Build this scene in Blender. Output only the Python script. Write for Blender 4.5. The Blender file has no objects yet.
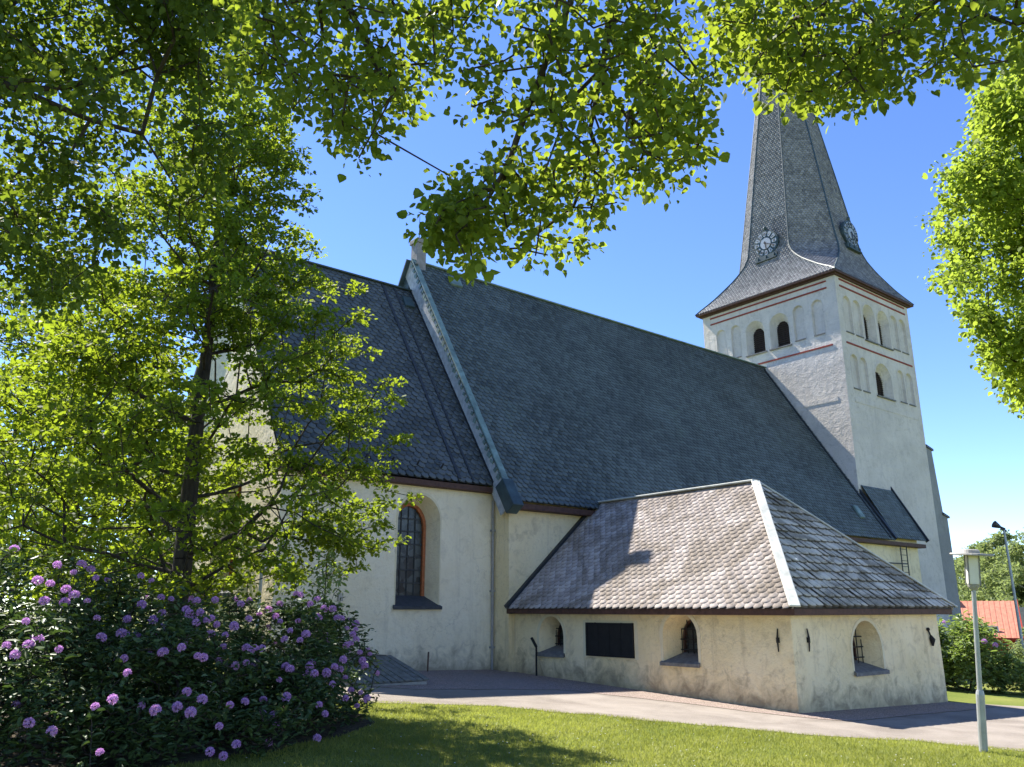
import bpy, bmesh, math, random
import numpy as np
from mathutils import Vector, noise as mnoise
from mathutils.geometry import tessellate_polygon

S = bpy.context.scene
R = math.radians
rng = np.random.default_rng(7)
random.seed(7)

# ------------------------------------------------------------------ camera
F, PITCH, YAW = 812.34, 0.2715, 0.8937
cam_d = bpy.data.cameras.new('camera'); cam = bpy.data.objects.new('camera', cam_d)
S.collection.objects.link(cam); S.camera = cam
cam_d.sensor_fit = 'HORIZONTAL'; cam_d.sensor_width = 36.0
cam_d.lens = F * 36.0 / 1024.0
cam_d.clip_start = 0.1; cam_d.clip_end = 3000
cam.location = (0, 0, 0)
cam.rotation_euler = (math.pi / 2 + PITCH, 0, YAW - math.pi / 2)
FW = np.array([math.cos(YAW) * math.cos(PITCH), math.sin(YAW) * math.cos(PITCH), math.sin(PITCH)])
RT = np.array([math.sin(YAW), -math.cos(YAW), 0.0]); UP = np.cross(RT, FW)

def ray(px, py):
    d = FW + RT * (px - 512) / F - UP * (py - 383.5) / F
    return d / np.linalg.norm(d)
def at(px, py, dist):
    return ray(px, py) * dist

# ------------------------------------------------------------------ world, sun, exposure
SUN_EL, SUN_AZ = R(51.6), R(7.4)            # azimuth measured from +Y towards -X
sdir = Vector((-math.sin(SUN_AZ) * math.cos(SUN_EL), math.cos(SUN_AZ) * math.cos(SUN_EL), math.sin(SUN_EL)))
W = bpy.data.worlds.new('World'); S.world = W; W.use_nodes = True
nt = W.node_tree; bg = nt.nodes['Background']
sky = nt.nodes.new('ShaderNodeTexSky'); sky.sky_type = 'NISHITA'; sky.sun_disc = False
sky.sun_elevation = SUN_EL; sky.sun_rotation = -SUN_AZ
sky.altitude = 600; sky.air_density = 0.72; sky.dust_density = 0.05; sky.ozone_density = 1.8
hs = nt.nodes.new('ShaderNodeHueSaturation'); hs.inputs['Saturation'].default_value = 1.17; hs.inputs['Hue'].default_value = .511
nt.links.new(sky.outputs[0], hs.inputs['Color']); nt.links.new(hs.outputs[0], bg.inputs[0]); bg.inputs[1].default_value = 0.115
sun_d = bpy.data.lights.new('sun', 'SUN'); sun = bpy.data.objects.new('sun', sun_d)
S.collection.objects.link(sun); sun_d.energy = 4.5; sun_d.angle = R(0.53); sun_d.color = (1.0, 0.95, 0.86)
sun.rotation_euler = sdir.to_track_quat('Z', 'Y').to_euler(); sun.location = (0, 0, 60)
S.view_settings.view_transform = 'Standard'; S.view_settings.look = 'None'
S.view_settings.gamma = 1; S.view_settings.exposure = 1.57
S.render.engine = 'CYCLES'
S.cycles.max_bounces = 6; S.cycles.diffuse_bounces = 4; S.cycles.glossy_bounces = 2
S.cycles.transmission_bounces = 4; S.cycles.transparent_max_bounces = 4

# ------------------------------------------------------------------ materials
MATS = {}
class NT:
    def __init__(s, name):
        s.m = bpy.data.materials.new(name); s.m.use_nodes = True
        s.t = s.m.node_tree; s.n = s.t.nodes; s.b = s.n['Principled BSDF']; s.out = s.n['Material Output']
        MATS[name] = s.m
    def new(s, t, **k):
        n = s.n.new(t)
        for a, v in k.items(): setattr(n, a, v)
        return n
    def link(s, a, b): s.t.links.new(a, b)
    def pos(s): return s.new('ShaderNodeNewGeometry').outputs['Position']
    def noise(s, scale, detail=4, rough=.55, vec=None, dist=0):
        n = s.new('ShaderNodeTexNoise'); n.inputs['Scale'].default_value = scale
        n.inputs['Detail'].default_value = detail; n.inputs['Roughness'].default_value = rough
        n.inputs['Distortion'].default_value = dist
        s.link(vec if vec is not None else s.pos(), n.inputs['Vector']); return n.outputs['Fac']
    def ramp(s, fac, stops):
        r = s.new('ShaderNodeValToRGB'); e = r.color_ramp.elements
        while len(e) > 1: e.remove(e[-1])
        for i, (p, c) in enumerate(stops):
            el = e[0] if i == 0 else e.new(p)
            el.position = p; c = c if hasattr(c, '__len__') else (c, c, c); el.color = (*c, 1)
        s.link(fac, r.inputs[0]); return r.outputs[0]
    def mix(s, fac, a, b, mode='MIX'):
        m = s.new('ShaderNodeMix', data_type='RGBA', blend_type=mode)
        for v, i in ((fac, 0), (a, 6), (b, 7)):
            if hasattr(v, 'type'): s.link(v, m.inputs[i])
            elif i == 0: m.inputs[0].default_value = v
            else: m.inputs[i].default_value = (*v, 1)
        return m.outputs[2]
    def math(s, op, a, b=0, clamp=False):
        m = s.new('ShaderNodeMath', operation=op); m.use_clamp = clamp
        for v, i in ((a, 0), (b, 1)):
            if hasattr(v, 'type'): s.link(v, m.inputs[i])
            else: m.inputs[i].default_value = v
        return m.outputs[0]
    def attr(s, name):
        a = s.new('ShaderNodeAttribute'); a.attribute_name = name; return a.outputs['Fac']
    def bump(s, h, strength=.5, dist=.02):
        b = s.new('ShaderNodeBump'); b.inputs['Strength'].default_value = strength; b.inputs['Distance'].default_value = dist
        s.link(h, b.inputs['Height']); s.link(b.outputs[0], s.b.inputs['Normal'])
    def col(s, c, rough=.9, spec=.3, metal=0):
        if hasattr(c, 'type'): s.link(c, s.b.inputs['Base Color'])
        else: s.b.inputs['Base Color'].default_value = (*c, 1)
        s.b.inputs['Roughness'].default_value = rough; s.b.inputs['Specular IOR Level'].default_value = spec
        s.b.inputs['Metallic'].default_value = metal; return s

def plaster(name, base, warm, dirt, stain_amt=.6, zbase=None, bscale=1.0, bstr=.55):
    m = NT(name)
    n1 = m.noise(.55, 6, .62); n2 = m.noise(2.3, 5, .65, dist=.6); n3 = m.noise(9, 3, .6); n4 = m.noise(45, 3, .6)
    c = m.mix(m.ramp(n1, [(.35, 0), (.65, 1)]), base, warm)
    c = m.mix(m.math('MULTIPLY', m.ramp(n2, [(.52, 0), (.66, 1)]), .38 * stain_amt), c, dirt)
    c = m.mix(m.math('MULTIPLY', m.ramp(n3, [(.55, 0), (.75, 1)]), .25 * stain_amt), c, [d * .8 for d in dirt])
    # vertical rain streaks and damp patches with their own ragged outline
    mp = m.new('ShaderNodeMapping'); mp.inputs['Scale'].default_value = (3.2, 3.2, .25); m.link(m.pos(), mp.inputs['Vector'])
    st = m.noise(1.0, 5, .7, vec=mp.outputs[0])
    c = m.mix(m.math('MULTIPLY', m.ramp(st, [(.55, 0), (.72, 1)]), .42 * stain_amt), c, [d * .9 for d in dirt])
    if zbase is not None:
        sx = m.new('ShaderNodeSeparateXYZ'); m.link(m.pos(), sx.inputs[0])
        # height above the sloping ground plane
        g = m.math('ADD', m.math('MULTIPLY', sx.outputs[0], .031), m.math('MULTIPLY', sx.outputs[1], -.0324))
        h = m.math('ADD', m.math('ADD', sx.outputs[2], g), 2.107)
        hh = m.math('SUBTRACT', h, m.math('MULTIPLY', n2, 1.9))
        d = m.ramp(m.math('MULTIPLY_ADD', hh, -1.0), [(.0, 0), (1, 1)])
        mm = m.new('ShaderNodeMapRange'); mm.inputs[1].default_value = -.25; mm.inputs[2].default_value = -1.0
        mm.inputs[3].default_value = 0; mm.inputs[4].default_value = .68; m.link(hh, mm.inputs[0])
        c = m.mix(mm.outputs[0], c, [d_ * .42 for d_ in dirt])
    # hairline cracks and patch repairs with hard edges
    vo = m.new('ShaderNodeTexVoronoi'); vo.feature = 'DISTANCE_TO_EDGE'; vo.inputs['Scale'].default_value = .42
    wv = m.new('ShaderNodeVectorMath', operation='ADD'); nzc = m.new('ShaderNodeTexNoise'); nzc.inputs['Scale'].default_value = 2.2; nzc.inputs['Detail'].default_value = 6
    m.link(m.pos(), nzc.inputs['Vector']); m.link(m.pos(), wv.inputs[0]); m.link(nzc.outputs['Color'], wv.inputs[1]); m.link(wv.outputs[0], vo.inputs['Vector'])
    crack = m.math('MULTIPLY', m.math('LESS_THAN', vo.outputs['Distance'], .006), m.ramp(m.noise(.6, 3), [(.48, 0), (.56, 1)]))
    c = m.mix(m.math('MULTIPLY', crack, .2), c, [d * .5 for d in dirt])
    pr = m.noise(.8, 7, .72, dist=1.0); rp = m.ramp(pr, [(.615, 0), (.625, 1)])
    c = m.mix(m.math('MULTIPLY', rp, .35), c, [.55 * b + .45 * d for b, d in zip(base, dirt)])
    m.col(c, .95, .15)
    n5 = m.noise(5 * bscale, 4, .6)
    h = m.math('ADD', m.math('MULTIPLY', n5, 1.6), m.math('ADD', m.math('MULTIPLY', n4, .35), m.math('MULTIPLY', m.noise(18 * bscale, 3, .6), .8)))
    m.bump(h, bstr, .05)
    return m.m

M_PL = plaster('cream_plaster', (.89, .75, .49), (.81, .65, .37), (.48, .375, .24), 1.1, zbase=1)
M_PLC = plaster('pale_chancel_plaster', (.90, .80, .60), (.85, .73, .51), (.54, .455, .33), .8, zbase=1)
M_PLT = plaster('white_tower_plaster', (.68, .62, .54), (.57, .52, .45), (.37, .335, .29), .8, bscale=.6, bstr=.8)
M_BUT = plaster('dark_grey_plaster', (.30, .30, .28), (.25, .25, .24), (.18, .18, .17), .8)  # darker and greyer than the tower plaster
M_REV = plaster('smooth_plaster', (.78, .69, .48), (.72, .61, .40), (.5, .43, .33), .35, bstr=.15)

def slate(name, dark, light, lichen=None, lich_lo=.55, lich_hi=.68, lich_amt=.6, rough=.65, bst=.35):
    m = NT(name)
    t = m.attr('tone'); c = m.mix(m.math('ADD', t, 0, True), dark, light)
    big = m.noise(.32, 5, .6, dist=.8)
    c = m.mix(.30, c, m.mix(m.ramp(big, [(.35, 0), (.65, 1)]), [d * .8 for d in dark], light))
    if lichen:
        l = m.noise(.5, 8, .66, dist=1.4)
        c = m.mix(m.math('MULTIPLY', m.ramp(l, [(lich_lo, 0), (lich_hi, 1)]), lich_amt), c, lichen)
    fine = m.noise(30, 4, .65)
    c = m.mix(m.math('MULTIPLY', m.ramp(fine, [(.45, 0), (.75, 1)]), .35), c, [x * 1.25 for x in light])
    edge = m.math('LESS_THAN', t, -.5); c = m.mix(m.math('MULTIPLY', edge, .75), c, (.018, .018, .016))  # dirty slate butts, painted blacker still to stand in for shade in the gaps
    m.col(c, rough, .4); m.bump(m.noise(22, 4, .6), bst, .012)
    return m.m
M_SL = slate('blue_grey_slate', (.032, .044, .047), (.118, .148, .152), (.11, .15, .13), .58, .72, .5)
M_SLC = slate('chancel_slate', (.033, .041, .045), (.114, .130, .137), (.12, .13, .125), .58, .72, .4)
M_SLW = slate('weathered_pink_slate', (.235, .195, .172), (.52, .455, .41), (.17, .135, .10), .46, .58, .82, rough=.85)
M_SLN = slate('mossy_sun_lightened_slate', (.42, .37, .295), (.70, .63, .51), (.12, .10, .065), .46, .58, .8, rough=.9)  # mossy patches over a base lightened in colour to imitate grazing sun
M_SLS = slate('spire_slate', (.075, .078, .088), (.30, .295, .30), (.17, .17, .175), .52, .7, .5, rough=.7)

def simple(name, c, rough=.7, spec=.3, metal=0, var=.25, scale=6, bump=0, bscale=30):
    m = NT(name); n = m.noise(scale, 5, .65)
    m.col(m.mix(m.ramp(n, [(.3, 0), (.7, 1)]), [x * (1 - var) for x in c], [min(1, x * (1 + var)) for x in c]), rough, spec, metal)
    if bump: m.bump(m.noise(bscale, 4, .6), bump, .01)
    return m.m
M_COP = simple('verdigris_copper', (.17, .235, .205), .55, .4, 0, .45, 3)
M_COPD = simple('dark_copper', (.045, .07, .072), .5, .4, 0, .35, 3)
M_ZINC = simple('pale_zinc', (.50, .51, .45), .5, .4, 0, .25, 3)
M_BLK = simple('black_sheet_metal', (.025, .028, .032), .5, .4, 0, .3, 4)
M_BRN = simple('brown_painted_wood', (.085, .042, .03), .7, .3, 0, .35, 8, .3)
M_RED = simple('dull_red_band', (.26, .06, .045), .9, .2, 0, .35, 5)
M_IRON = simple('rusty_black_iron', (.02, .018, .018), .75, .3, 0, .4, 20)
M_SILL = simple('grey_sill_stone', (.17, .165, .155), .85, .25, 0, .3, 8, .4)
M_SILLD = simple('dark_sill_slate', (.06, .063, .066), .7, .3, 0, .3, 8, .3)
M_STONE = simple('pale_stone', (.27, .25, .24), .9, .2, 0, .3, 3, .5)
M_BOARD = simple('weathered_white_board', (.42, .43, .42), .8, .25, 0, .3, 5, .2)
M_LOUV = simple('tarred_louvre_wood', (.055, .04, .034), .8, .2, 0, .3, 12)
M_LEAD = simple('lead_came', (.035, .038, .04), .6, .4)
M_BRICK = simple('orange_brick', (.38, .13, .055), .9, .2, 0, .35, 12, .4)
M_DIAL = simple('dull_blue_white_enamel', (.32, .36, .42), .5, .3, 0, .2, 3)
M_WHITE = simple('white_enamel', (.75, .76, .78), .4, .4, 0, .06, 3)
M_GALV = simple('galvanised_steel', (.36, .38, .38), .5, .5, .35, .15, 5)
M_LAMPW = simple('milky_lamp_plastic', (.72, .70, .62), .4, .4, 0, .06, 3)
M_PANEL = simple('black_shutter_paint', (.012, .012, .013), .6, .3, 0, .3, 6)
M_REDW = simple('falu_red_wood', (.36, .045, .03), .85, .2, 0, .2, 4, .3)
M_TILE = simple('orange_roof_tile', (.50, .20, .135), .85, .2, 0, .2, 5)
M_PLANK = simple('grey_weathered_planks', (.15, .15, .13), .85, .2, 0, .35, 5, .4)
M_CONC = simple('concrete', (.33, .32, .30), .9, .2, 0, .2, 5, .3)

def glass(name, c):
    m = NT(name); n = m.noise(3.2, 2, .5)
    v = m.new('ShaderNodeTexVoronoi'); v.inputs['Scale'].default_value = 4.5; m.link(m.pos(), v.inputs['Vector'])
    m.col(m.mix(m.ramp(v.outputs['Color'], [(.2, 0), (.8, 1)]), [x * .5 for x in c], [x * 1.8 for x in c]), .25, .35)
    m.bump(n, .15, .02); return m.m
M_GLASS = glass('old_window_glass', (.05, .055, .05))

def leafmat(name, dark, light, trans, tw=.5, gloss=.35, rough=.45):
    m = NT(name); t = m.attr('tone')
    m.b.inputs['Roughness'].default_value = rough; m.b.inputs['Specular IOR Level'].default_value = gloss
    m.link(m.mix(t, dark, light), m.b.inputs['Base Color'])
    tr = m.new('ShaderNodeBsdfTranslucent')
    m.link(m.mix(t, [x * .72 for x in trans], [min(1, x * 1.15) for x in trans]), tr.inputs[0])
    mx = m.new('ShaderNodeMixShader'); mx.inputs[0].default_value = tw
    m.link(m.b.outputs[0], mx.inputs[1]); m.link(tr.outputs[0], mx.inputs[2]); m.link(mx.outputs[0], m.out.inputs[0])
    return m.m
L_OAK = leafmat('maple_leaf', (.045, .075, .012), (.08, .12, .02), (.42, .54, .03), .40, .15, .6)
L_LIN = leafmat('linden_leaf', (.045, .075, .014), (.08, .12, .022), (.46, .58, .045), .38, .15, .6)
L_LIND = leafmat('shade_darkened_linden_leaf', (.035, .06, .012), (.065, .10, .02), (.33, .45, .035), .32, .15, .6)  # darker copy of the linden leaf, canopy shade put into its colour
L_RIGHT = leafmat('sun_lightened_linden_leaf', (.10, .15, .022), (.17, .23, .035), (.44, .57, .06), .5, .15, .6)  # lighter copy of the linden leaf, sunlight put into its colour
L_RHO = leafmat('rhododendron_leaf', (.05, .085, .03), (.11, .16, .052), (.10, .17, .03), .2, .3, .5)
L_RHO2 = leafmat('bright_rhododendron_leaf', (.14, .20, .055), (.28, .35, .13), (.30, .42, .07), .35, .4, .4)
L_BIR = leafmat('birch_leaf', (.11, .15, .06), (.20, .25, .10), (.36, .44, .14), .42, .15, .6)
L_GRASS = leafmat('grass_blade', (.11, .145, .022), (.30, .30, .07), (.46, .50, .08), .40, .3, .5)
L_FLOW = leafmat('lilac_petal', (.60, .24, .60), (.88, .58, .85), (.66, .34, .76), .4, .2, .6)

def bark(name, c):
    m = NT(name)
    mp = m.new('ShaderNodeMapping'); mp.inputs['Scale'].default_value = (14, 14, 3); m.link(m.pos(), mp.inputs['Vector'])
    n = m.noise(1, 5, .65, vec=mp.outputs[0])
    m.col(m.mix(m.ramp(n, [(.3, 0), (.7, 1)]), [x * .5 for x in c], [x * 1.5 for x in c]), .95, .15); m.bump(n, .8, .04); return m.m
M_BARK = bark('dark_bark', (.055, .045, .036))
M_BARKB = bark('birch_bark', (.4, .38, .35))

def ground_mats():
    m = NT('lawn_soil')
    n = m.noise(.5, 6, .6); f = m.noise(14, 5, .7)
    c = m.mix(m.ramp(n, [(.35, 0), (.65, 1)]), (.11, .145, .025), (.20, .21, .05))
    c = m.mix(m.math('MULTIPLY', m.ramp(f, [(.45, 0), (.7, 1)]), .5), c, (.10, .10, .045)); m.col(c, .95, .1); m.bump(f, .6, .03)
    m = NT('worn_asphalt')
    n = m.noise(.7, 6, .6, dist=.5); f = m.noise(60, 3, .7)
    c = m.mix(m.ramp(n, [(.35, 0), (.65, 1)]), (.19, .162, .135), (.30, .262, .222))
    c = m.mix(m.math('MULTIPLY', m.ramp(f, [(.5, 0), (.62, 1)]), .5), c, (.36, .315, .27)); m.col(c, .95, .15); m.bump(f, .9, .015)
    m = NT('pink_gravel')
    v = m.new('ShaderNodeTexVoronoi'); v.inputs['Scale'].default_value = 52; m.link(m.pos(), v.inputs['Vector'])
    sp = m.new('ShaderNodeSeparateColor'); m.link(v.outputs['Color'], sp.inputs[0])
    c = m.mix(sp.outputs[0], (.15, .115, .096), (.46, .365, .31)); n = m.noise(1.2, 5, .6)
    c = m.mix(m.math('MULTIPLY', m.ramp(n, [(.5, 0), (.7, 1)]), .4), c, (.22, .20, .17)); m.col(c, .95, .15)
    m.bump(m.math('SUBTRACT', 1, v.outputs['Distance']), .9, .02)
    m = NT('leaf_litter_soil'); n = m.noise(9, 6, .7)
    m.col(m.mix(m.ramp(n, [(.35, 0), (.65, 1)]), (.03, .024, .016), (.10, .08, .05)), .95, .1); m.bump(n, .8, .03)
ground_mats()

# ------------------------------------------------------------------ object helpers
COL = S.collection
def link(name, me, mat=None, parent=None, smooth=False):
    o = bpy.data.objects.new(name, me); COL.objects.link(o)
    if mat is not None: me.materials.append(mat)
    if parent is not None: o.parent = parent; o.matrix_parent_inverse = parent.matrix_world.inverted()
    if smooth: me.polygons.foreach_set('use_smooth', np.ones(len(me.polygons), bool))
    return o
def tag(o, label, cat, group=None):
    o['label'] = label; o['category'] = cat
    if group: o['group'] = group
    return o
def thing(name, label, cat, loc=(0, 0, 0), group=None):
    o = bpy.data.objects.new(name, None); COL.objects.link(o); o.location = loc
    o.empty_display_size = .3
    bpy.context.view_layer.update()
    return tag(o, label, cat, group)
def copy_tree(o, parent=None):
    c = o.copy(); COL.objects.link(c)
    if parent is not None: c.parent = parent
    for ch in list(o.children): copy_tree(ch, c)
    return c

class MB:
    """collects shapes (world coordinates) into one mesh"""
    def __init__(s): s.v = []; s.f = []
    def add(s, vs, fs):
        b = len(s.v); s.v += [tuple(map(float, p)) for p in vs]; s.f += [tuple(i + b for i in f) for f in fs]; return s
    def box(s, x0, x1, y0, y1, z0, z1):
        v = [(x, y, z) for z in (z0, z1) for y in (y0, y1) for x in (x0, x1)]
        return s.add(v, [(0, 2, 3, 1), (4, 5, 7, 6), (0, 1, 5, 4), (2, 6, 7, 3), (0, 4, 6, 2), (1, 3, 7, 5)])
    def bar(s, a, b, w, h, up=(0, 0, 1)):
        a, b = Vector(a), Vector(b); d = (b - a).normalized(); u = Vector(up)
        if abs(d.dot(u.normalized())) > .99: u = Vector((.6, .8, 0))
        x = d.cross(u).normalized(); y = x.cross(d).normalized()
        v = [p + x * i * w / 2 + y * j * h / 2 for p in (a, b) for j in (-1, 1) for i in (-1, 1)]
        return s.add(v, [(0, 1, 3, 2), (4, 6, 7, 5), (0, 4, 5, 1), (2, 3, 7, 6), (0, 2, 6, 4), (1, 5, 7, 3)])
    def tube(s, pts, rad, n=10, cap=True):
        pts = [Vector(p) for p in pts]; rad = rad if hasattr(rad, '__len__') else [rad] * len(pts); rings = []
        x = None
        for i, p in enumerate(pts):
            d = (pts[min(i + 1, len(pts) - 1)] - pts[max(i - 1, 0)]).normalized()
            if x is None: x = d.orthogonal().normalized()
            x = (x - d * x.dot(d)).normalized(); y = d.cross(x)
            rings.append([p + (x * math.cos(2 * math.pi * k / n) + y * math.sin(2 * math.pi * k / n)) * rad[i] for k in range(n)])
        v = [q for r in rings for q in r]; f = []
        for i in range(len(pts) - 1):
            for k in range(n): f.append((i * n + k, i * n + (k + 1) % n, (i + 1) * n + (k + 1) % n, (i + 1) * n + k))
        if cap: f += [tuple(range(n))[::-1], tuple((len(pts) - 1) * n + k for k in range(n))]
        return s.add(v, f)
    def poly(s, pts): return s.add(pts, [tuple(range(len(pts)))])
    def slab(s, pts, off):
        n = len(pts); off = Vector(off); q = [Vector(p) + off for p in pts]
        return s.add([Vector(p) for p in pts] + q, [tuple(range(n)), tuple(range(n, 2 * n))[::-1]] + [(i, (i + 1) % n, n + (i + 1) % n, n + i) for i in range(n)])
    def sphere(s, c, r, seg=10, ring=6, sc=(1, 1, 1)):
        v = []; f = []
        for i in range(ring + 1):
            a = math.pi * i / ring
            for k in range(seg):
                b = 2 * math.pi * k / seg
                v.append((c[0] + r * sc[0] * math.sin(a) * math.cos(b), c[1] + r * sc[1] * math.sin(a) * math.sin(b), c[2] + r * sc[2] * math.cos(a)))
        for i in range(ring):
            for k in range(seg): f.append((i * seg + k, i * seg + (k + 1) % seg, (i + 1) * seg + (k + 1) % seg, (i + 1) * seg + k))
        return s.add(v, f)
    def build(s, name, mat, parent=None, smooth=False, bevel=0):
        me = bpy.data.meshes.new(name); me.from_pydata(s.v, [], s.f); me.update()
        bm = bmesh.new(); bm.from_mesh(me); bmesh.ops.recalc_face_normals(bm, faces=bm.faces); bm.to_mesh(me); bm.free()
        o = link(name, me, mat, parent, smooth)
        if bevel:
            md = o.modifiers.new('bevel', 'BEVEL'); md.width = bevel; md.segments = 2; md.limit_method = 'ANGLE'
        return o

def np_mesh(name, V, faces_k, tones, mat, parent=None):
    """faces_k: (nf,k) int array; tones: per face"""
    me = bpy.data.meshes.new(name)
    nf, k = faces_k.shape
    me.vertices.add(len(V)); me.vertices.foreach_set('co', np.ascontiguousarray(V, dtype=np.float32).ravel())
    me.loops.add(nf * k); me.loops.foreach_set('vertex_index', faces_k.astype(np.int32).ravel())
    me.polygons.add(nf); me.polygons.foreach_set('loop_start', np.arange(0, nf * k, k, dtype=np.int32))
    me.update(calc_edges=True); me.validate()
    if tones is not None and len(me.polygons) == nf:
        a = me.attributes.new('tone', 'FLOAT', 'FACE'); a.data.foreach_set('value', tones.astype(np.float32))
    return link(name, me, mat, parent)

# ------------------------------------------------------------------ ground
def gz(x, y): return -2.107 - .031 * x + .0324 * y
def far_gz(x, y):
    z = gz(x, y); r = math.hypot(x, y)
    if r <= 70: return z
    k = 70 / r; z0 = gz(x * k, y * k); t = min(1, (r - 70) / 150); t = t * t * (3 - 2 * t)
    return z0 + (-4.0 - z0) * t + (r - 70) * .0

def struct(o): o['kind'] = 'structure'; return o
mb = MB(); rings = [0, 20, 45, 70, 90, 120, 160, 220, 320, 500, 900, 1800]; NS = 72
vs = [(0, 0, gz(0, 0))]
for r in rings[1:]:
    for k in range(NS):
        a = 2 * math.pi * k / NS; vs.append((r * math.cos(a), r * math.sin(a), far_gz(r * math.cos(a), r * math.sin(a))))
fs = [(0, 1 + k, 1 + (k + 1) % NS) for k in range(NS)]
for i in range(len(rings) - 2):
    for k in range(NS):
        a = 1 + i * NS; b = a + NS; fs.append((a + k, b + k, b + (k + 1) % NS, a + (k + 1) % NS))
mb.add(vs, fs); struct(mb.build('lawn', MATS['lawn_soil']))

def wobble(pts, step=.35, amp=.07, closed=True, seed=0):
    out = []
    n = len(pts)
    for i in range(n if closed else n - 1):
        a, b = np.array(pts[i]), np.array(pts[(i + 1) % n]); L = np.linalg.norm(b - a); k = max(1, int(L / step))
        for j in range(k):
            p = a + (b - a) * j / k
            out.append((p[0] + amp * mnoise.noise((p[0] * 1.3 + seed, p[1] * 1.3, 0)) * 2, p[1] + amp * mnoise.noise((p[0] * 1.3, p[1] * 1.3 + seed, 5)) * 2))
    return out
def sheet(name, pts, off, mat):
    vs = [Vector((x, y, gz(x, y) + off)) for x, y in pts]
    tri = tessellate_polygon([[Vector((x, y, 0)) for x, y in pts]])
    return struct(MB().add(vs, [tuple(t) for t in tri]).build(name, mat))
LAWN_EDGE = [(4.5, 20.0), (6.4, 18.4), (7.8, 17.0), (9.1, 15.9), (10.27, 15.2), (11.35, 14.5), (12.7, 12.3), (13.74, 10.7), (14.4, 9.4), (16.05, 7.75), (16.9, 6.5), (20, 2), (24, -6)]
GRAV_EDGE = [(24.75, 10.1), (17.4, 10.05), (16.6, 11.16), (16.3, 13.3), (15.3, 16.7), (13.5, 17.35), (11.3, 17.9), (10.2, 19.0), (7.2, 21.6)]
asph = wobble(LAWN_EDGE, .15, .10, False) + [(24, -6), (36, -2), (30, 6.0), (26.3, 9.8), (24.8, 11.4)] + wobble(GRAV_EDGE, .3, .06, False, 3) + [(7.2, 21.6)]
sheet('path', asph, .010, MATS['worn_asphalt'])
grav = wobble(GRAV_EDGE, .3, .06, False, 3) + [(7.2, 21.6), (9.0, 22.8), (17.6, 22.8), (17.6, 11.5), (24.7, 11.5)]
sheet('gravel_bed', grav, .018, MATS['pink_gravel'])
litter = wobble([(-3, 9.8), (1.5, 10.6), (3.5, 11.1), (5.4, 11.7), (6.9, 12.7), (7.7, 13.5), (8.0, 14.6), (7.4, 16.2), (5.5, 18.2), (3, 19.8), (-3, 19.8)], .3, .12)
sheet('planting_bed', litter, .006, MATS['leaf_litter_soil'])

# ------------------------------------------------------------------ church
church = thing('church', 'large cream plastered church with slate roofs and a tall tower with slate spire', 'church', (24, 20, -2.2))

def arch(u0, u1, v0, v1, n=12, flat=1.0):
    r = (u1 - u0) / 2; c = (u0 + u1) / 2; rv = r * flat
    pts = [(u0, v0), (u1, v0)]
    for k in range(n + 1):
        a = math.pi * k / n; pts.append((c + r * math.cos(a), v1 - rv + rv * math.sin(a)))
    return pts
def wall(mbx, fn, outer, holes):
    """flat wall with holes; fn(u,v,d): d = depth into the wall; holes: (loop, depth, inner_loop or None, blind)"""
    loops = [outer] + [h[0] for h in holes]
    tri = tessellate_polygon([[Vector((u, v, 0)) for u, v in L] for L in loops])
    flat = [p for L in loops for p in L]
    mbx.add([fn(u, v, 0) for u, v in flat], [tuple(t) for t in tri])
    for lp, dep, inner, blind in holes:
        inn = inner or lp; n = len(lp)
        mbx.add([fn(u, v, 0) for u, v in lp] + [fn(u, v, dep) for u, v in inn], [(i, (i + 1) % n, n + (i + 1) % n, n + i) for i in range(n)])
        if blind: mbx.poly([fn(u, v, dep) for u, v in inn])
def shrink(lp, k, c=None, kv=None):
    us = [p[0] for p in lp]; vs_ = [p[1] for p in lp]; c = c or ((min(us) + max(us)) / 2, min(vs_))
    kv = kv or k
    return [(c[0] + (u - c[0]) * k, c[1] + (v - c[1]) * kv) for u, v in lp]
def band(lp, w):
    """outer ring loop around an arch loop"""
    us = [p[0] for p in lp]; vs_ = [p[1] for p in lp]; c = ((min(us) + max(us)) / 2, (min(vs_) + max(vs_)) / 2)
    out = []
    for u, v in lp:
        d = math.hypot(u - c[0], v - c[1]); out.append((u + (u - c[0]) / d * w, v + (v - c[1]) / d * w))
    return out

NX0, NX1, NY0, NY1 = 17.2, 42.76, 21.57, 34.53
CY0, CX0, CY1 = 22.42, 9.47, 33.68
WX0, WX1, WY0, WEZ, WRZ = 17.42, 24.76, 11.30, .04, 3.76
YR, ZR, ZE, YE = 28.05, 14.53, 3.52, 21.17
TX0, TX1, TY0, TY1, TZ = 42.76, 51.60, 22.79, 32.47, 19.25
BASE = -3.4

def fN(Y): return lambda u, v, d: (u, Y + d, v)        # wall facing north (-Y): u = X
def fE(X): return lambda u, v, d: (X + d, u, v)        # wall facing east (-X): u = Y

# ---- nave
m = MB()
wall(m, fN(NY0), [(NX0, BASE), (46.1, BASE), (46.1, 3.9), (NX0, 3.9)], [])
wall(m, fE(NX0), [(NY0, BASE), (NY1, BASE), (NY1, 3.7), (YR, 14.2), (NY0, 3.7)], [])
m.poly([(46.1, NY0, BASE), (46.1, TY0, BASE), (46.1, TY0, 6), (46.1, NY0, 3.9)])
m.poly([(NX0, NY1, BASE), (NX1, NY1, BASE), (NX1, NY1, 3.7), (NX0, NY1, 3.7)])
m.poly([(NX1, NY0, BASE), (NX1, NY1, BASE), (NX1, NY1, 3.7), (NX1, YR, 14.2), (NX1, NY0, 3.7)])
m.build('nave_wall', M_PL, church)

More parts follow.
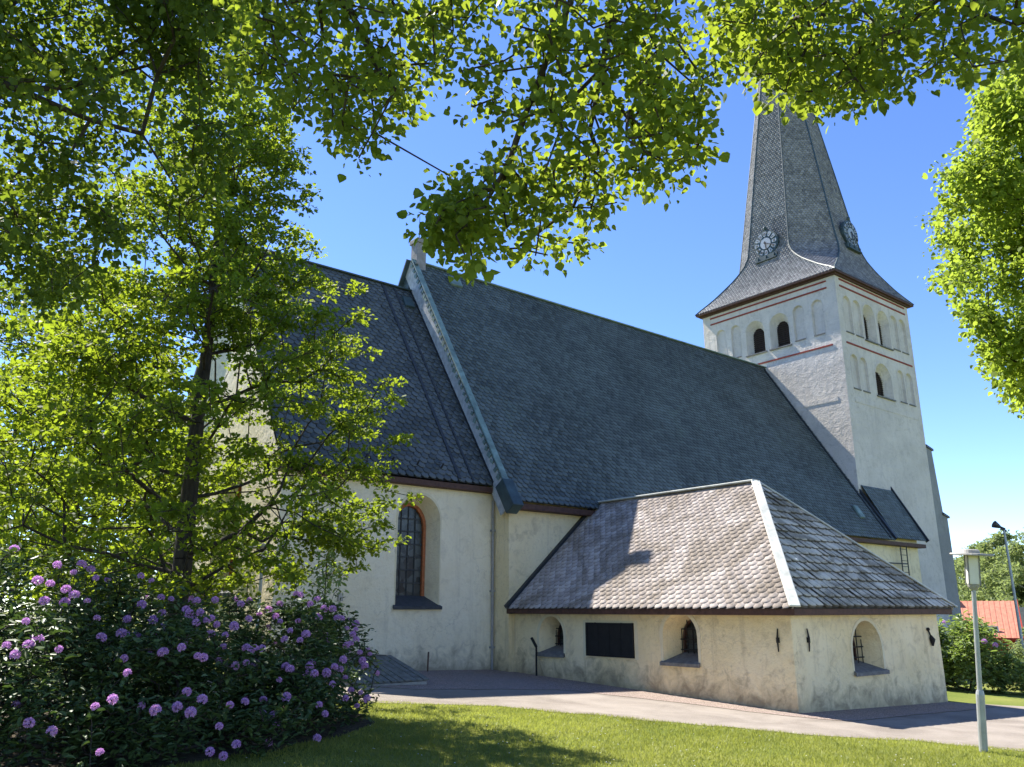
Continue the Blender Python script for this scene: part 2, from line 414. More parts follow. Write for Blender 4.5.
# ---- chancel
cw = arch(13.40, 15.00, .12, 3.60); cwi = [(u - .02, v) for u, v in shrink(cw, .80, (14.2, .45), .93)]
cwi = [(u, max(v, .42)) for u, v in cwi]
m = MB(); wall(m, fN(CY0), [(CX0, BASE), (NX0, BASE), (NX0, 4.05), (CX0, 4.05)], [(cw, .62, cwi, False)])
ew = arch(25.5, 27.7, .5, 4.7); ewi = shrink(ew, .78, (26.6, .75), .92)
wall(m, fE(CX0), [(CY0, BASE), (CY1, BASE), (CY1, 4.2), (YR, 12.8), (CY0, 4.2)], [(ew, .6, ewi, False)])
m.poly([(CX0, CY1, BASE), (NX0, CY1, BASE), (NX0, CY1, 4.05), (CX0, CY1, 4.05)])
m.build('chancel_wall', M_PLC, church)

def leaded_window(fn, inner, depth, brick=True, nx=4, nz=7, sill=None, name='window', ring=.10, mat_ring=None):
    us = [p[0] for p in inner]; vs_ = [p[1] for p in inner]; u0, u1, v0, v1 = min(us), max(us), min(vs_), max(vs_)
    # the brick / wood surround is the window itself; pane, cames and sill hang on it
    out = inner; inn = shrink(inner, 1 - 2 * ring / (u1 - u0), ((u0 + u1) / 2, v0 + .0), 1 - ring / (v1 - v0))
    n = len(out); fr = MB()
    fr.add([fn(u, v, depth - .06) for u, v in out] + [fn(u, v, depth - .06) for u, v in inn], [(i, (i + 1) % n, n + (i + 1) % n, n + i) for i in range(1, n)])
    fr.add([fn(u, v, depth - .06) for u, v in inn] + [fn(u, v, depth + .05) for u, v in inn], [(i, (i + 1) % n, n + (i + 1) % n, n + i) for i in range(n)])
    w = fr.build(name, mat_ring or (M_BRICK if brick else M_BRN), church)
    p = MB().poly([fn(u, v, depth + .035) for u, v in inn]); p.build('pane', M_GLASS, w)
    c = MB(); iu0, iu1 = min(q[0] for q in inn), max(q[0] for q in inn); r = (iu1 - iu0) / 2; top = max(q[1] for q in inn)
    def vmax(u):
        x = (u - (iu0 + iu1) / 2) / r; return top - r * 1.0 + r * math.sqrt(max(0, 1 - x * x))
    def hw(v):
        t = (v - (top - r)) / r; return r if t <= 0 else r * math.sqrt(max(0, 1 - t * t))
    for i in range(1, nx):
        u = iu0 + (iu1 - iu0) * i / nx; c.bar(fn(u, v0, depth + .02), fn(u, vmax(u), depth + .02), .035, .03)
    for j in range(1, nz):
        v = v0 + (top - v0) * j / nz; h = hw(v); um = (iu0 + iu1) / 2
        c.bar(fn(um - h, v, depth + .015), fn(um + h, v, depth + .015), .03, .04)
    c.build('glazing_bars', M_LEAD, w)
    if sill: sill.build('sill', M_SILLD, w, bevel=.01)
    return w
sl = MB().slab([(13.30, CY0 - .10, .10), (15.10, CY0 - .10, .10), (14.86, CY0 + .62, .44), (13.52, CY0 + .62, .44)], (0, 0, -.10))
leaded_window(fN(CY0), cwi, .62, True, 4, 7, sl)
sl = MB().slab([(CX0 - .10, 25.4, .50), (CX0 - .10, 27.8, .50), (CX0 + .6, 27.5, .78), (CX0 + .6, 25.7, .78)], (0, 0, -.10))
leaded_window(fE(CX0), ewi, .6, True, 4, 7, sl)
# raised plaster rims round the chancel window
def rim(fn, lp, w, d, name='window_rim', mat=M_REV):
    o2 = band(lp, w); n = len(lp); q = MB()
    idx = [i for i in range(1, n)]
    q.add([fn(u, v, -d) for u, v in lp] + [fn(u, v, -d) for u, v in o2] + [fn(u, v, 0) for u, v in o2] + [fn(u, v, 0.0) for u, v in lp],
          [(i, (i + 1) % n, n + (i + 1) % n, n + i) for i in idx] + [(n + i, n + (i + 1) % n, 2 * n + (i + 1) % n, 2 * n + i) for i in idx] + [(i, (i + 1) % n, 3 * n + (i + 1) % n, 3 * n + i) for i in idx])
    q.build(name, mat, church)
rim(fN(CY0), cw, .09, .012)

# ---- sacristy wing
def ar(fl, *a): return arch(*a, flat=fl)
wn1 = ar(1.0, 19.16, 20.30, -1.30, -.20); wn2 = ar(1.0, 14.06, 15.22, -1.33, -.08); wn3 = ar(1.0, 20.0, 21.46, -1.50, -.27)
i1 = shrink(wn1, .66, (19.66, -1.08), .84); i2 = shrink(wn2, .66, (14.58, -1.08), .84); i3 = shrink(wn3, .62, (20.7, -1.2), .84)
m = MB()
wall(m, fE(WX0), [(WY0, BASE), (NY0, BASE), (NY0, 0), (WY0, 0)], [(wn1, .62, i1, False), (wn2, .62, i2, False)])
wall(m, fN(WY0), [(WX0, BASE), (WX1, BASE), (WX1, 0), (WX0, 0)], [(wn3, .62, i3, False)])
m.poly([(WX1, WY0, BASE), (WX1, NY0, BASE), (WX1, NY0, 0), (WX1, WY0, 0)])
m.build('sacristy_wall', M_PL, church)
rim(fE(WX0), wn1, .11, .014); rim(fE(WX0), wn2, .11, .014); rim(fN(WY0), wn3, .09, .008)
def grille(fn, inner, depth, w):
    us = [p[0] for p in inner]; u0, u1 = min(us), max(us); r = (u1 - u0) / 2; um = (u0 + u1) / 2
    v0 = min(p[1] for p in inner); v1 = max(p[1] for p in inner); q = MB()
    for i in range(5):
        u = u0 + (u1 - u0) * (i + .0) / 4; x = (u - um) / r * .98
        vt = v1 - r * .98 + r * math.sqrt(max(0, 1 - x * x)) + .02; q.tube([fn(u, v0, depth), fn(u, vt, depth)], .013, 6)
    for j in range(1, 4):
        v = v0 + (v1 - v0) * j / 4; q.bar(fn(u0 - .06, v, depth), fn(u1 + .06, v, depth), .035, .03)
    q.build('iron_grille', M_IRON, w)
for lp, inn, fn, ax in ((wn1, i1, fE(WX0), 0), (wn2, i2, fE(WX0), 0), (wn3, i3, fN(WY0), 1)):
    u0, u1 = min(p[0] for p in lp), max(p[0] for p in lp); v0 = min(p[1] for p in lp); c0, c1 = min(p[0] for p in inn), max(p[0] for p in inn)
    pts = [fn(u0 - .08, v0 - .01, -.09), fn(u1 + .08, v0 - .01, -.09), fn(u1 + .03, v0 + .06, .05), fn(c1, v0 + .24, .62), fn(c0, v0 + .24, .62), fn(u0 - .03, v0 + .06, .05)]
    s_ = MB().slab(pts, (0, 0, -.085))
    w = leaded_window(fn, inn, .62, False, 3, 5, None, ring=.05)
    s_.build('sill', M_SILL, w)
    grille(fn, inn, .52 if ax == 0 else .40, w)
# shuttered opening
q = MB().box(WX0 - .035, WX0 + .02, 16.30, 18.12, -1.25, -.41)
sh = q.build('shutter', M_PANEL, church, bevel=.008)
q = MB()
for y in (16.30, 18.12): q.box(WX0 - .05, WX0 + .02, y - .035, y + .035, -1.28, -.38)
for z in (-1.265, -.395): q.box(WX0 - .048, WX0 + .02, 16.265, 18.155, z - .03, z + .03)
for y in (16.75, 17.2, 17.65): q.box(WX0 - .042, WX0 - .03, y - .012, y + .012, -1.25, -.41)
q.build('shutter_frame', M_PANEL, sh)
q = MB()
for y in (16.7, 17.75): MB().box(WX0 - .055, WX0 - .03, y - .03, y + .03, -.42, -.36).build('hinge', M_IRON, sh)
q = MB(); o_ = [(16.12, -1.33), (18.30, -1.33), (18.30, -.30), (16.12, -.30)]; i_ = [(16.24, -1.30), (18.18, -1.30), (18.18, -.36), (16.24, -.36)]
q.add([fE(WX0)(u, v, -.006) for u, v in o_ + i_], [(i, (i + 1) % 4, 4 + (i + 1) % 4, 4 + i) for i in range(4)]); q.build('plaster_rim', M_REV, church)
# wall anchors
for fn, u, v, bent in ((fE(WX0), 11.66, -.69, 0), (fN(WY0), 18.02, -.69, 0), (fN(WY0), 24.17, -.78, 1)):
    q = MB()
    if bent:
        q.tube([fn(u - .10, v + .24, -.03), fn(u - .02, v + .05, -.05)], .022, 6); q.sphere(fn(u - .11, v + .25, -.04), .05, 8, 5)
        q.tube([fn(u - .03, v + .08, -.05), fn(u + .02, v - .03, -.07), fn(u + .02, v - .20, -.05)], [.03, .075, .03], 8)
    else:
        q.tube([fn(u, v + .26, -.025), fn(u + .01, v + .02, -.05), fn(u + .02, v - .26, -.025)], [.014, .026, .014], 6)
        q.box(*(lambda p: (p[0] - .03, p[0] + .03, p[1] - .03, p[1] + .03, p[2] - .06, p[2] + .06))(fn(u + .01, v, -.03)))
    q.build('wall_anchor', M_IRON, church)

# ---- tower
tE = [arch(27.81, 29.15, 15.62, 17.78), arch(26.06, 27.40, 15.62, 17.78)]
tEb = [arch(23.73, 24.46, 15.72, 17.9), arch(25.0, 25.72, 15.72, 17.9), arch(29.6, 30.28, 15.72, 17.9), arch(30.72, 31.45, 15.72, 17.9)]
tN = [arch(45.62, 47.02, 15.66, 18.05), arch(47.36, 48.76, 15.66, 18.05), arch(46.22, 48.16, 12.30, 14.42)]
tNb = [arch(43.40, 44.28, 15.72, 18.0), arch(44.50, 45.38, 15.72, 18.0), arch(49.0, 49.88, 15.78, 18.05), arch(50.1, 50.98, 15.78, 18.05),
       arch(43.50, 44.32, 12.30, 14.38), arch(44.54, 45.36, 12.30, 14.38), arch(49.0, 49.85, 12.36, 14.42), arch(50.1, 50.95, 12.36, 14.42)]
m = MB()
wall(m, fE(TX0), [(TY0, BASE), (TY1, BASE), (TY1, TZ), (TY0, TZ)],
     [(l, .42, shrink(l, .62, ((l[0][0] + l[1][0]) / 2, l[0][1] + .06), .80), False) for l in tE] + [(l, .13, shrink(l, .9, None, .97), True) for l in tEb])
wall(m, fN(TY0), [(TX0, BASE), (TX1, BASE), (TX1, TZ), (TX0, TZ)],
     [(l, .42, shrink(l, .62, ((l[0][0] + l[1][0]) / 2, l[0][1] + .06), .80), False) for l in tN] + [(l, .13, shrink(l, .9, None, .97), True) for l in tNb])
m.poly([(TX1, TY0, BASE), (TX1, TY1, BASE), (TX1, TY1, TZ), (TX1, TY0, TZ)])
m.poly([(TX0, TY1, BASE), (TX1, TY1, BASE), (TX1, TY1, TZ), (TX0, TY1, TZ)])
m.build('tower_wall', M_PLT, church)
for fn, L in ((fE(TX0), tE), (fN(TY0), tN)):
    for l in L:
        inn = shrink(l, .62, ((l[0][0] + l[1][0]) / 2, l[0][1] + .06), .80)
        us = [p[0] for p in inn]; u0, u1 = min(us), max(us); v0 = min(p[1] for p in inn); v1 = max(p[1] for p in inn); r = (u1 - u0) / 2
        w = MB().poly([fn(u, v, .47) for u, v in inn]).build('window', M_LOUV, church)
        q = MB(); nl = 13
        for k in range(nl):
            v = v0 + (v1 - v0) * (k + .3) / nl; t = (v + .05 - (v1 - r)) / r; h = r if t <= 0 else r * math.sqrt(max(0.02, 1 - t * t)); c = (u0 + u1) / 2
            q.slab([fn(c - h, v, .36), fn(c + h, v, .36), fn(c + h, v + .09, .46), fn(c - h, v + .09, .46)], (0, 0, .018))
        q.build('louvre', M_LOUV, w)
        q = MB(); a = [fn(l[0][0] - .1, l[0][1] - .02, -.1), fn(l[1][0] + .1, l[0][1] - .02, -.1), fn(l[1][0] + .05, l[0][1] + .05, .42), fn(l[0][0] - .05, l[0][1] + .05, .42)]
        q.slab(a, (0, 0, -.08)); q.build('sill', M_SILL, w)
        rim(fn, l, .10, .015, mat=M_PLT)
for fn, L in ((fE(TX0), tEb), (fN(TY0), tNb)):
    for l in L:
        q = MB().slab([fn(l[0][0] + .02, l[0][1], -.05), fn(l[1][0] - .02, l[0][1], -.05), fn(l[1][0], l[0][1] + .02, .13), fn(l[0][0], l[0][1] + .02, .13)], (0, 0, -.07))
        q.build('niche_sill', M_SILL, church)
        rim(fn, l, .05, .012, name='niche_rim', mat=M_PLT)
def redband(fn, u0, u1, v, h=.10):
    a, b = fn(u0, v - h / 2, -.035), fn(u1, v + h / 2, .02)
    MB().box(min(a[0], b[0]), max(a[0], b[0]), min(a[1], b[1]), max(a[1], b[1]), a[2], b[2]).build('red_band', M_RED, church)
for v in (18.86, 18.44): redband(fE(TX0), 23.35, 31.85, v); redband(fN(TY0), 43.2, 51.15, v + .08)
redband(fE(TX0), 23.35, 31.85, 14.88); redband(fN(TY0), 43.28, 51.2, 15.0)
for fn, u0, u1, z in ((fN(TY0), 43.5, 51.0, 11.58), (fE(TX0), 23.4, 31.8, 11.66)):
    a, b = fn(u0, z - .13, -.02), fn(u1, z + .13, .02)
    MB().box(min(a[0], b[0]), max(a[0], b[0]), min(a[1], b[1]), max(a[1], b[1]), a[2], b[2]).build('plaster_band', M_PLT, church)
# buttress on the far corner, in two set-offs
m = MB()
m.slab([(51.60, TY0 + .03, BASE), (53.35, TY0 + .03, BASE), (53.25, TY0 + .03, 5.55), (52.75, TY0 + .03, 5.75), (52.35, TY0 + .03, 9.7), (51.60, TY0 + .03, 9.85)], (0, 2.4, 0))
m.build('buttress', M_BUT, church)
MB().slab([(52.62, TY0 - .05, 5.68), (53.42, TY0 - .05, 5.50), (53.42, TY0 - .05, 5.62), (52.62, TY0 - .05, 5.82)], (0, 2.55, 0)).build('buttress_cap', M_BLK, church)
m = MB(); m.slab([(51.60, TY0 - .05, 9.82), (52.48, TY0 - .05, 9.66), (52.48, TY0 - .05, 9.78), (51.60, TY0 - .05, 9.98)], (0, 2.55, 0)); m.build('buttress_cap', M_BLK, church)

# ---- slate roofs: every slate is a small tilted slab in its roof's one mesh
def tiles(name, mat, parent, s0, s1, P, T, N, U, xl, xr, w=.26, e=.20, th=.014, jit=.01, shape='hex', lap=.5, pat=None, under=None, gap=.94):
    """s = distance up the slope; P(s) centre-line point, T(s) up-slope, N(s) outward; xl/xr(s) side limits along U"""
    rows = int((s1 - s0) / e) + 2
    V = []; Fq = []; tone = []
    U = np.array(U, float)
    if shape == 'hex': tpl = np.array([(-.5, 1 + lap), (-.5, .42), (-.24, 0), (.24, 0), (.5, .42), (.5, 1 + lap)])
    else: tpl = np.array([(-.5, 1 + lap), (-.5, .22), (-.34, 0), (.34, 0), (.5, .22), (.5, 1 + lap)])
    for r in range(rows):
        sb = s0 + r * e - .02
        if sb > s1: break
        a, b = min(xl(max(sb, s0)), xl(min(sb + e, s1))), max(xr(max(sb, s0)), xr(min(sb + e, s1)))
        ks = np.arange(math.floor(a / w) - 1, math.ceil(b / w) + 2)
        for k in ks:
            cx = (k + (.5 if r % 2 else 0)) * w + random.uniform(-jit, jit) * .6
            if cx + w / 2 < a or cx - w / 2 > b: continue
            x = cx + tpl[:, 0] * w * gap; s = sb + tpl[:, 1] * e + random.uniform(-jit, jit)
            s = np.minimum(s, s1 + .02)
            x = np.array([min(max(xx, xl(min(max(ss, s0), s1))), xr(min(max(ss, s0), s1))) for xx, ss in zip(x, s)])
            if x.max() - x.min() < .03: continue
            lift = th * (1.6 - 1.35 * np.clip((s - sb) / (e * (1 + lap)), 0, 1)) + random.uniform(0, th * .35)
            tw = random.uniform(-th, th) * .3 / (w / 2)
            top = [P(ss) + U * xx + N(ss) * (l + tw * (xx - cx)) for xx, ss, l in zip(x, s, lift)]
            bot = [t - N(ss) * th for t, ss in zip(top, s)]
            i0 = len(V); V += top + bot[1:5]
            tn = min(1, max(0, random.gauss(.5, .32)))
            if pat: tn = min(1, max(0, tn + pat(cx, sb)))
            Fq += [(i0, i0 + 1, i0 + 4, i0 + 5), (i0 + 1, i0 + 2, i0 + 3, i0 + 4), (i0 + 1, i0 + 6, i0 + 7, i0 + 2), (i0 + 2, i0 + 7, i0 + 8, i0 + 3), (i0 + 3, i0 + 8, i0 + 9, i0 + 4)]
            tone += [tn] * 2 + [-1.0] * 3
    if under is not None:                                     # boarding below the slates
        i0 = len(V); V += [np.array(p, float) for p in under]; Fq += [(i0, i0 + 1, i0 + 2, i0 + 3)]; tone += [-1.0]
    return np_mesh(name, np.array(V), np.array(Fq), np.array(tone), mat, parent)
def plane_roof(name, mat, A, B, top_s, xlr, under, **k):
    """A, B: eave end points (A left of B seen from outside), up direction solved from under polygon"""
    A = np.array(A, float); B = np.array(B, float); U = B - A; L = np.linalg.norm(U); U /= L
    up = np.array(under[2], float) - A; T = up - U * (up @ U); T /= np.linalg.norm(T); Nn = np.cross(U, T)
    if Nn[2] < 0: Nn = -Nn
    xl, xr = xlr(L)
    u2 = [np.array(p) - Nn * .02 for p in under]
    if len(u2) == 3: u2.append(u2[2])
    return tiles(name, mat, church, 0, top_s, lambda s: A + T * s, lambda s: T, lambda s: Nn, U, xl, xr, under=u2, **k)

def rect(L): return (lambda s: 0.0), (lambda s: L)
# nave, north slope then south slope
sl_n = math.hypot(YR - YE, ZR - ZE)
def lump(cx, s): return .35 * mnoise.noise((cx * .5, s * .5, 1.3))
NE_X = 17.0
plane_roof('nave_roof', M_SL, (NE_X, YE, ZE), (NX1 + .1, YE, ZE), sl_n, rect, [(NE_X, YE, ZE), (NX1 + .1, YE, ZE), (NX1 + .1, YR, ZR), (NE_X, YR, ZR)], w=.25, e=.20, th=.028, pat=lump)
YS = 2 * YR - YE
MB().slab([(NE_X, YS, ZE), (NX1 + .1, YS, ZE), (NX1 + .1, YR, ZR), (NE_X, YR, ZR)], (0, -.10, -.12)).build('nave_roof', M_SL, church)
# chancel
CE_Y, CE_Z, CR_Z = 22.10, 4.10, 13.12; CE_X = 9.25
sl_c = math.hypot(YR - CE_Y, CR_Z - CE_Z)
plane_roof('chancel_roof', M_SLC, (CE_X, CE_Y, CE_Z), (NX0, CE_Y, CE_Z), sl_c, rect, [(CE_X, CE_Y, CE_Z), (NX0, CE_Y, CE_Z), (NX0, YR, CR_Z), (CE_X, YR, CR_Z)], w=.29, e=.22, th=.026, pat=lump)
MB().slab([(CE_X, 2 * YR - CE_Y, CE_Z), (NX0, 2 * YR - CE_Y, CE_Z), (NX0, YR, CR_Z), (CE_X, YR, CR_Z)], (0, -.10, -.12)).build('chancel_roof', M_SLC, church)
# sacristy: east slope, hipped north end, west slope
EX0, EX1, EY0, AX, AY = 17.07, 25.11, 10.95, 21.30, 14.62
sl_w = math.hypot(AX - EX0, WRZ - WEZ)
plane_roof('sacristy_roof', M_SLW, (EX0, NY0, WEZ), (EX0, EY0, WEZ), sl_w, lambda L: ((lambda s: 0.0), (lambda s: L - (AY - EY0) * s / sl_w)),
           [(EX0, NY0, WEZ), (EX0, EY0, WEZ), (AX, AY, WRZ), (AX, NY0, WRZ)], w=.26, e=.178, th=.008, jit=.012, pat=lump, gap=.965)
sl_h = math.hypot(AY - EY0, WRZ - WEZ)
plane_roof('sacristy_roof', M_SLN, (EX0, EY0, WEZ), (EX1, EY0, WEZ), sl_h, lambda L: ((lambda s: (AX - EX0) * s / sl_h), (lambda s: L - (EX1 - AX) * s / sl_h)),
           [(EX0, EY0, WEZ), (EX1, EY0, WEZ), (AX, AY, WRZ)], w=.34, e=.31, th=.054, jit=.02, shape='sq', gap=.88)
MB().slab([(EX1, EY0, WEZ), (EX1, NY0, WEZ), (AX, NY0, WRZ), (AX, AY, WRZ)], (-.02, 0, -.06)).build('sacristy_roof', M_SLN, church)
# little roof beside the tower
RX1 = 46.4
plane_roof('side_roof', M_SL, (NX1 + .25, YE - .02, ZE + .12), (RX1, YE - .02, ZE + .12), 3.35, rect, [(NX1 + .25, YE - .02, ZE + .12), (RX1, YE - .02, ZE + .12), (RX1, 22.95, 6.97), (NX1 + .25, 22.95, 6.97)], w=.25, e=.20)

# eaves, fascias and soffits
def eave(name, boxes, mat=M_BRN):
    q = MB()
    for b in boxes: q.box(*b)
    return q.build(name, mat, church, bevel=.015)
eave('eave_moulding', [(NE_X + .25, RX1 - .05, YE + .03, NY0 + .05, ZE - .26, ZE - .06)])
eave('eave_moulding', [(CE_X + .05, NX0 - .002, CE_Y + .03, CY0 + .04, CE_Z - .24, CE_Z - .05)])
eave('eave_moulding', [(EX0 + .03, WX0 + .02, EY0 + .03, NY0 - .003, WEZ - .17, WEZ - .012), (EX0 + .033, EX1 - .033, EY0 + .033, WY0 + .02, WEZ - .168, WEZ - .014), (WX1 - .02, EX1 - .03, EY0 + .036, NY0 - .003, WEZ - .172, WEZ - .013)])
# ridges, hips, verges
q = MB(); q.bar((NE_X, YR, ZR + .03), (NX1 + .1, YR, ZR + .03), .34, .07); q.build('ridge_capping', M_COP, church, bevel=.02)
q = MB(); q.bar((CE_X, YR, CR_Z + .03), (NX0, YR, CR_Z + .03), .3, .07); q.build('ridge_capping', M_COPD, church, bevel=.02)
q = MB(); q.bar((AX, AY, WRZ + .05), (AX, NY0 + .2, WRZ + .05), .26, .06); q.build('ridge_capping', M_ZINC, church, bevel=.02)
nh = Vector((-(WRZ - WEZ), -(WRZ - WEZ), (AX - EX0) + .5)).normalized()
q = MB(); q.bar(Vector((EX0 - .03, EY0 - .03, WEZ)) + nh * .05, Vector((AX, AY, WRZ)) + nh * .05, .26, .05, nh); q.build('hip_capping', M_ZINC, church, bevel=.02)
nh2 = Vector(((WRZ - WEZ), -(WRZ - WEZ), (AX - EX0) + .5)).normalized()
q = MB(); q.bar(Vector((EX1 + .03, EY0 - .03, WEZ)) + nh2 * .05, Vector((AX, AY, WRZ)) + nh2 * .05, .24, .05, nh2); q.build('hip_capping', M_ZINC, church, bevel=.02)
q = MB(); q.bar((EX0 - .02, NY0 - .06, WEZ + .04), (AX, NY0 - .06, WRZ + .06), .16, .12, (-.68, 0, .73)); q.build('wall_flashing', M_BLK, church)
# nave east verge: copper capping over a weathered board, crimped folds between them
va, vb = Vector((NE_X, YE - .06, ZE - .10)), Vector((NE_X, YR, ZR + .04)); vn = Vector((0, -(ZR - ZE), YR - YE)).normalized()
q = MB(); q.bar(va + vn * .09 + Vector((.02, 0, 0)), vb + vn * .09 + Vector((.02, 0, 0)), .26, .07, vn); q.build('verge_capping', M_COP, church, bevel=.015)
q = MB(); q.bar(va - vn * .36 + Vector((-.02, 0, .0)), vb - vn * .36 + Vector((-.02, 0, 0)), .07, .66, vn); q.build('barge_board', M_BOARD, church)
L = (vb - va).length; d = (vb - va).normalized(); k = 0.35
while k < L - .2:
    p = va + d * k - vn * .06; ln = random.uniform(.10, .2)
    q = MB().bar(p + Vector((-.065, 0, 0)), p + d * ln + Vector((-.065, 0, 0)) - vn * random.uniform(.02, .10), .05, random.uniform(.10, .2), vn); k += random.uniform(.26, .38)
    q.build('copper_fold', M_COP, church)
q = MB(); q.bar(va - d * .18 - vn * .1 + Vector((.10, 0, 0)), va + d * .95 - vn * .12 + Vector((.10, 0, 0)), .46, .50, vn); q.build('eave_return', M_COPD, church, bevel=.03)
va2 = Vector((NE_X, YS, ZE)); vn2 = Vector((0, (ZR - ZE), YR - YE)).normalized()
q = MB(); q.bar(va2 + vn2 * .06, vb + vn2 * .06, .5, .07, vn2); q.bar(va2 - vn2 * .25, vb - vn2 * .25, .1, .5, vn2); q.build('verge_capping', M_COPD, church)
# verge against the tower
q = MB(); q.bar((NX1 + .12, YE - .05, ZE + .06), (NX1 + .12, YR, ZR + .10), .16, .16, vn); q.bar((NX1 - .30, YE, ZE + .07), (NX1 - .30, YR - .2, ZR - .2), .06, .10, vn); q.build('verge_flashing', M_BLK, church)
q = MB(); q.bar((RX1 + .03, YE - .06, ZE + .10), (RX1 + .03, 22.98, 7.0), .08, .2, vn); q.build('verge_flashing', M_BLK, church)
# thin dark strips and a hatch on the chancel roof
def onroofC(x, s): 
    T = Vector((0, YR - CE_Y, CR_Z - CE_Z)).normalized(); return Vector((x, CE_Y, CE_Z)) + T * s
vc = Vector((0, -(CR_Z - CE_Z), YR - CE_Y)).normalized()
for x, wd in ((15.55, .14), (16.1, .10)):
    q = MB(); q.bar(onroofC(x, .1) + vc * .045, onroofC(x, sl_c - .1) + vc * .045, wd * .8, .04, vc); q.build('roof_strip', M_LEAD, church)
q = MB(); q.bar(onroofC(17.05, .1) + vc * .06, onroofC(17.05, sl_c) + vc * .06, .26, .08, vc); q.build('wall_flashing', M_BLK, church)
for x, s in ((13.05, .75), (14.0, .75), (14.95, .75), (12.1, .75)):
    q = MB(); p = onroofC(x, s); q.bar(p + vc * .05, p + Vector((0, -.02, -.30)) + vc * .12, .05, .03, vc); q.bar(p + Vector((0, -.02, -.30)) + vc * .12, p + Vector((0, -.1, -.18)) + vc * .24, .05, .03, vc)
    q.build('snow_hook', M_BLK, church)
def hatch(p, T, n, w, h, mat):
    q = MB(); q.bar(p - T * h / 2 + n * .09, p + T * h / 2 + n * .11, w, .12, n); q.build('roof_hatch', mat, church, bevel=.02)
TC = Vector((0, YR - CE_Y, CR_Z - CE_Z)).normalized(); TN = Vector((0, YR - YE, ZR - ZE)).normalized()
hatch(onroofC(16.5, sl_c - 1.0), TC, vc, .45, .6, M_COPD)
hatch(Vector((18.95, YE, ZE)) + TN * (sl_n - .75), TN, vn, .6, .55, M_COP)
hatch(Vector((40.9, YE, ZE)) + TN * 1.6, TN, vn, .42, .75, M_COP)
# chimney at the gable top with a thin rod
q = MB().box(17.08, 17.54, YR - .26, YR + .26, 13.9, 15.45); q.box(17.02, 17.60, YR - .32, YR + .32, 15.4, 15.6); c = q.build('chimney', M_STONE, church, bevel=.02)
MB().tube([(17.31, YR, 15.6), (17.31, YR, 16.8)], [.02, .01], 6).build('lightning_rod', M_IRON, c)
# drainpipe at the chancel corner
q = MB().tube([(17.12, 22.30, 3.8), (17.12, 22.34, 3.3), (17.12, 22.34, -1.95)], .045, 8)
for z in (2.6, .6, -1.2): q.box(17.05, 17.19, 22.28, 22.42, z - .03, z + .03)
q.build('drainpipe', M_CONC, church)
# fixed ladder below the eave by the tower
q = MB()
for x in (43.5, 44.15): q.tube([(x, 21.25, 3.4), (x, 21.35, -2.6)], .03, 6)
for k in range(18): q.tube([(43.5, 21.3, 3.1 - k * .3), (44.15, 21.3, 3.1 - k * .3)], .016, 5)
q.bar((42.2, 21.5, 2.35), (44.2, 21.3, 2.35), .06, .06); q.build('ladder', M_BLK, church)

# ---- spire: square eaves sweeping up into an octagon
CX, CYT = 47.18, 27.63; SXK, SYK = .965, 1.03
PROF = [(19.30, 4.98), (19.5, 4.84), (19.8, 4.66), (20.1, 4.49), (20.6, 4.27), (21.2, 4.02), (21.9, 3.78), (22.8, 3.55), (25, 3.2), (28.2, 2.72), (32.2, 2.10), (35.6, 1.58), (45.8, .03)]
HWR = [(19.30, 1.0), (19.5, .985), (19.75, .93), (20.1, .85), (20.6, .74), (21.2, .60), (21.9, .47), (22.5, .4142), (46, .4142)]
zs = np.concatenate([np.linspace(19.30, 23, 26), np.linspace(23.4, 45.8, 40)])
av = np.interp(zs, *zip(*PROF)); hv = av * np.interp(zs, *zip(*HWR))
def spire_face(kind, ang):
    dist = av if kind == 0 else (av + hv) / math.sqrt(2); half = hv if kind == 0 else (av - hv) / math.sqrt(2)
    s = np.concatenate([[0], np.cumsum(np.hypot(np.diff(dist), np.diff(zs)))])
    o = np.array([math.cos(ang), math.sin(ang), 0]); U = np.array([-math.sin(ang), math.cos(ang), 0])
    K = np.array([SXK, SYK, 1.0])
    def P(q): return np.array([CX, CYT, 0]) + (o * np.interp(q, s, dist) + np.array([0, 0, np.interp(q, s, zs)])) * K
    def T(q):
        a, b = P(max(q - .05, 0)), P(min(q + .05, s[-1])); t = b - a; return t / np.linalg.norm(t)
    def N(q):
        t = T(q); n = np.cross(U, t); return n if n @ o > 0 or n[2] > 0 else -n
    Uk = U * K
    return s, half, P, T, N, Uk
spire = None
for i in range(8):
    ang = math.pi / 4 * i; kind = i % 2
    s, half, P, T, N, Uk = spire_face(kind, ang)
    hf = lambda q, s=s, half=half: float(np.interp(q, s, half))
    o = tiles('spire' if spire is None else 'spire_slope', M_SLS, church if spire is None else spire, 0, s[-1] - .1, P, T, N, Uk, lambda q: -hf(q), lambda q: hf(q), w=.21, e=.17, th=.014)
    if spire is None: spire = o
    b = MB(); n = len(s)
    b.add([P(s[j]) - N(s[j]) * .02 + Uk * k * half[j] for j in range(n) for k in (-1, 1)], [(2 * j, 2 * j + 1, 2 * j + 3, 2 * j + 2) for j in range(n - 1)]); b.build('boarding', M_SLS, spire)
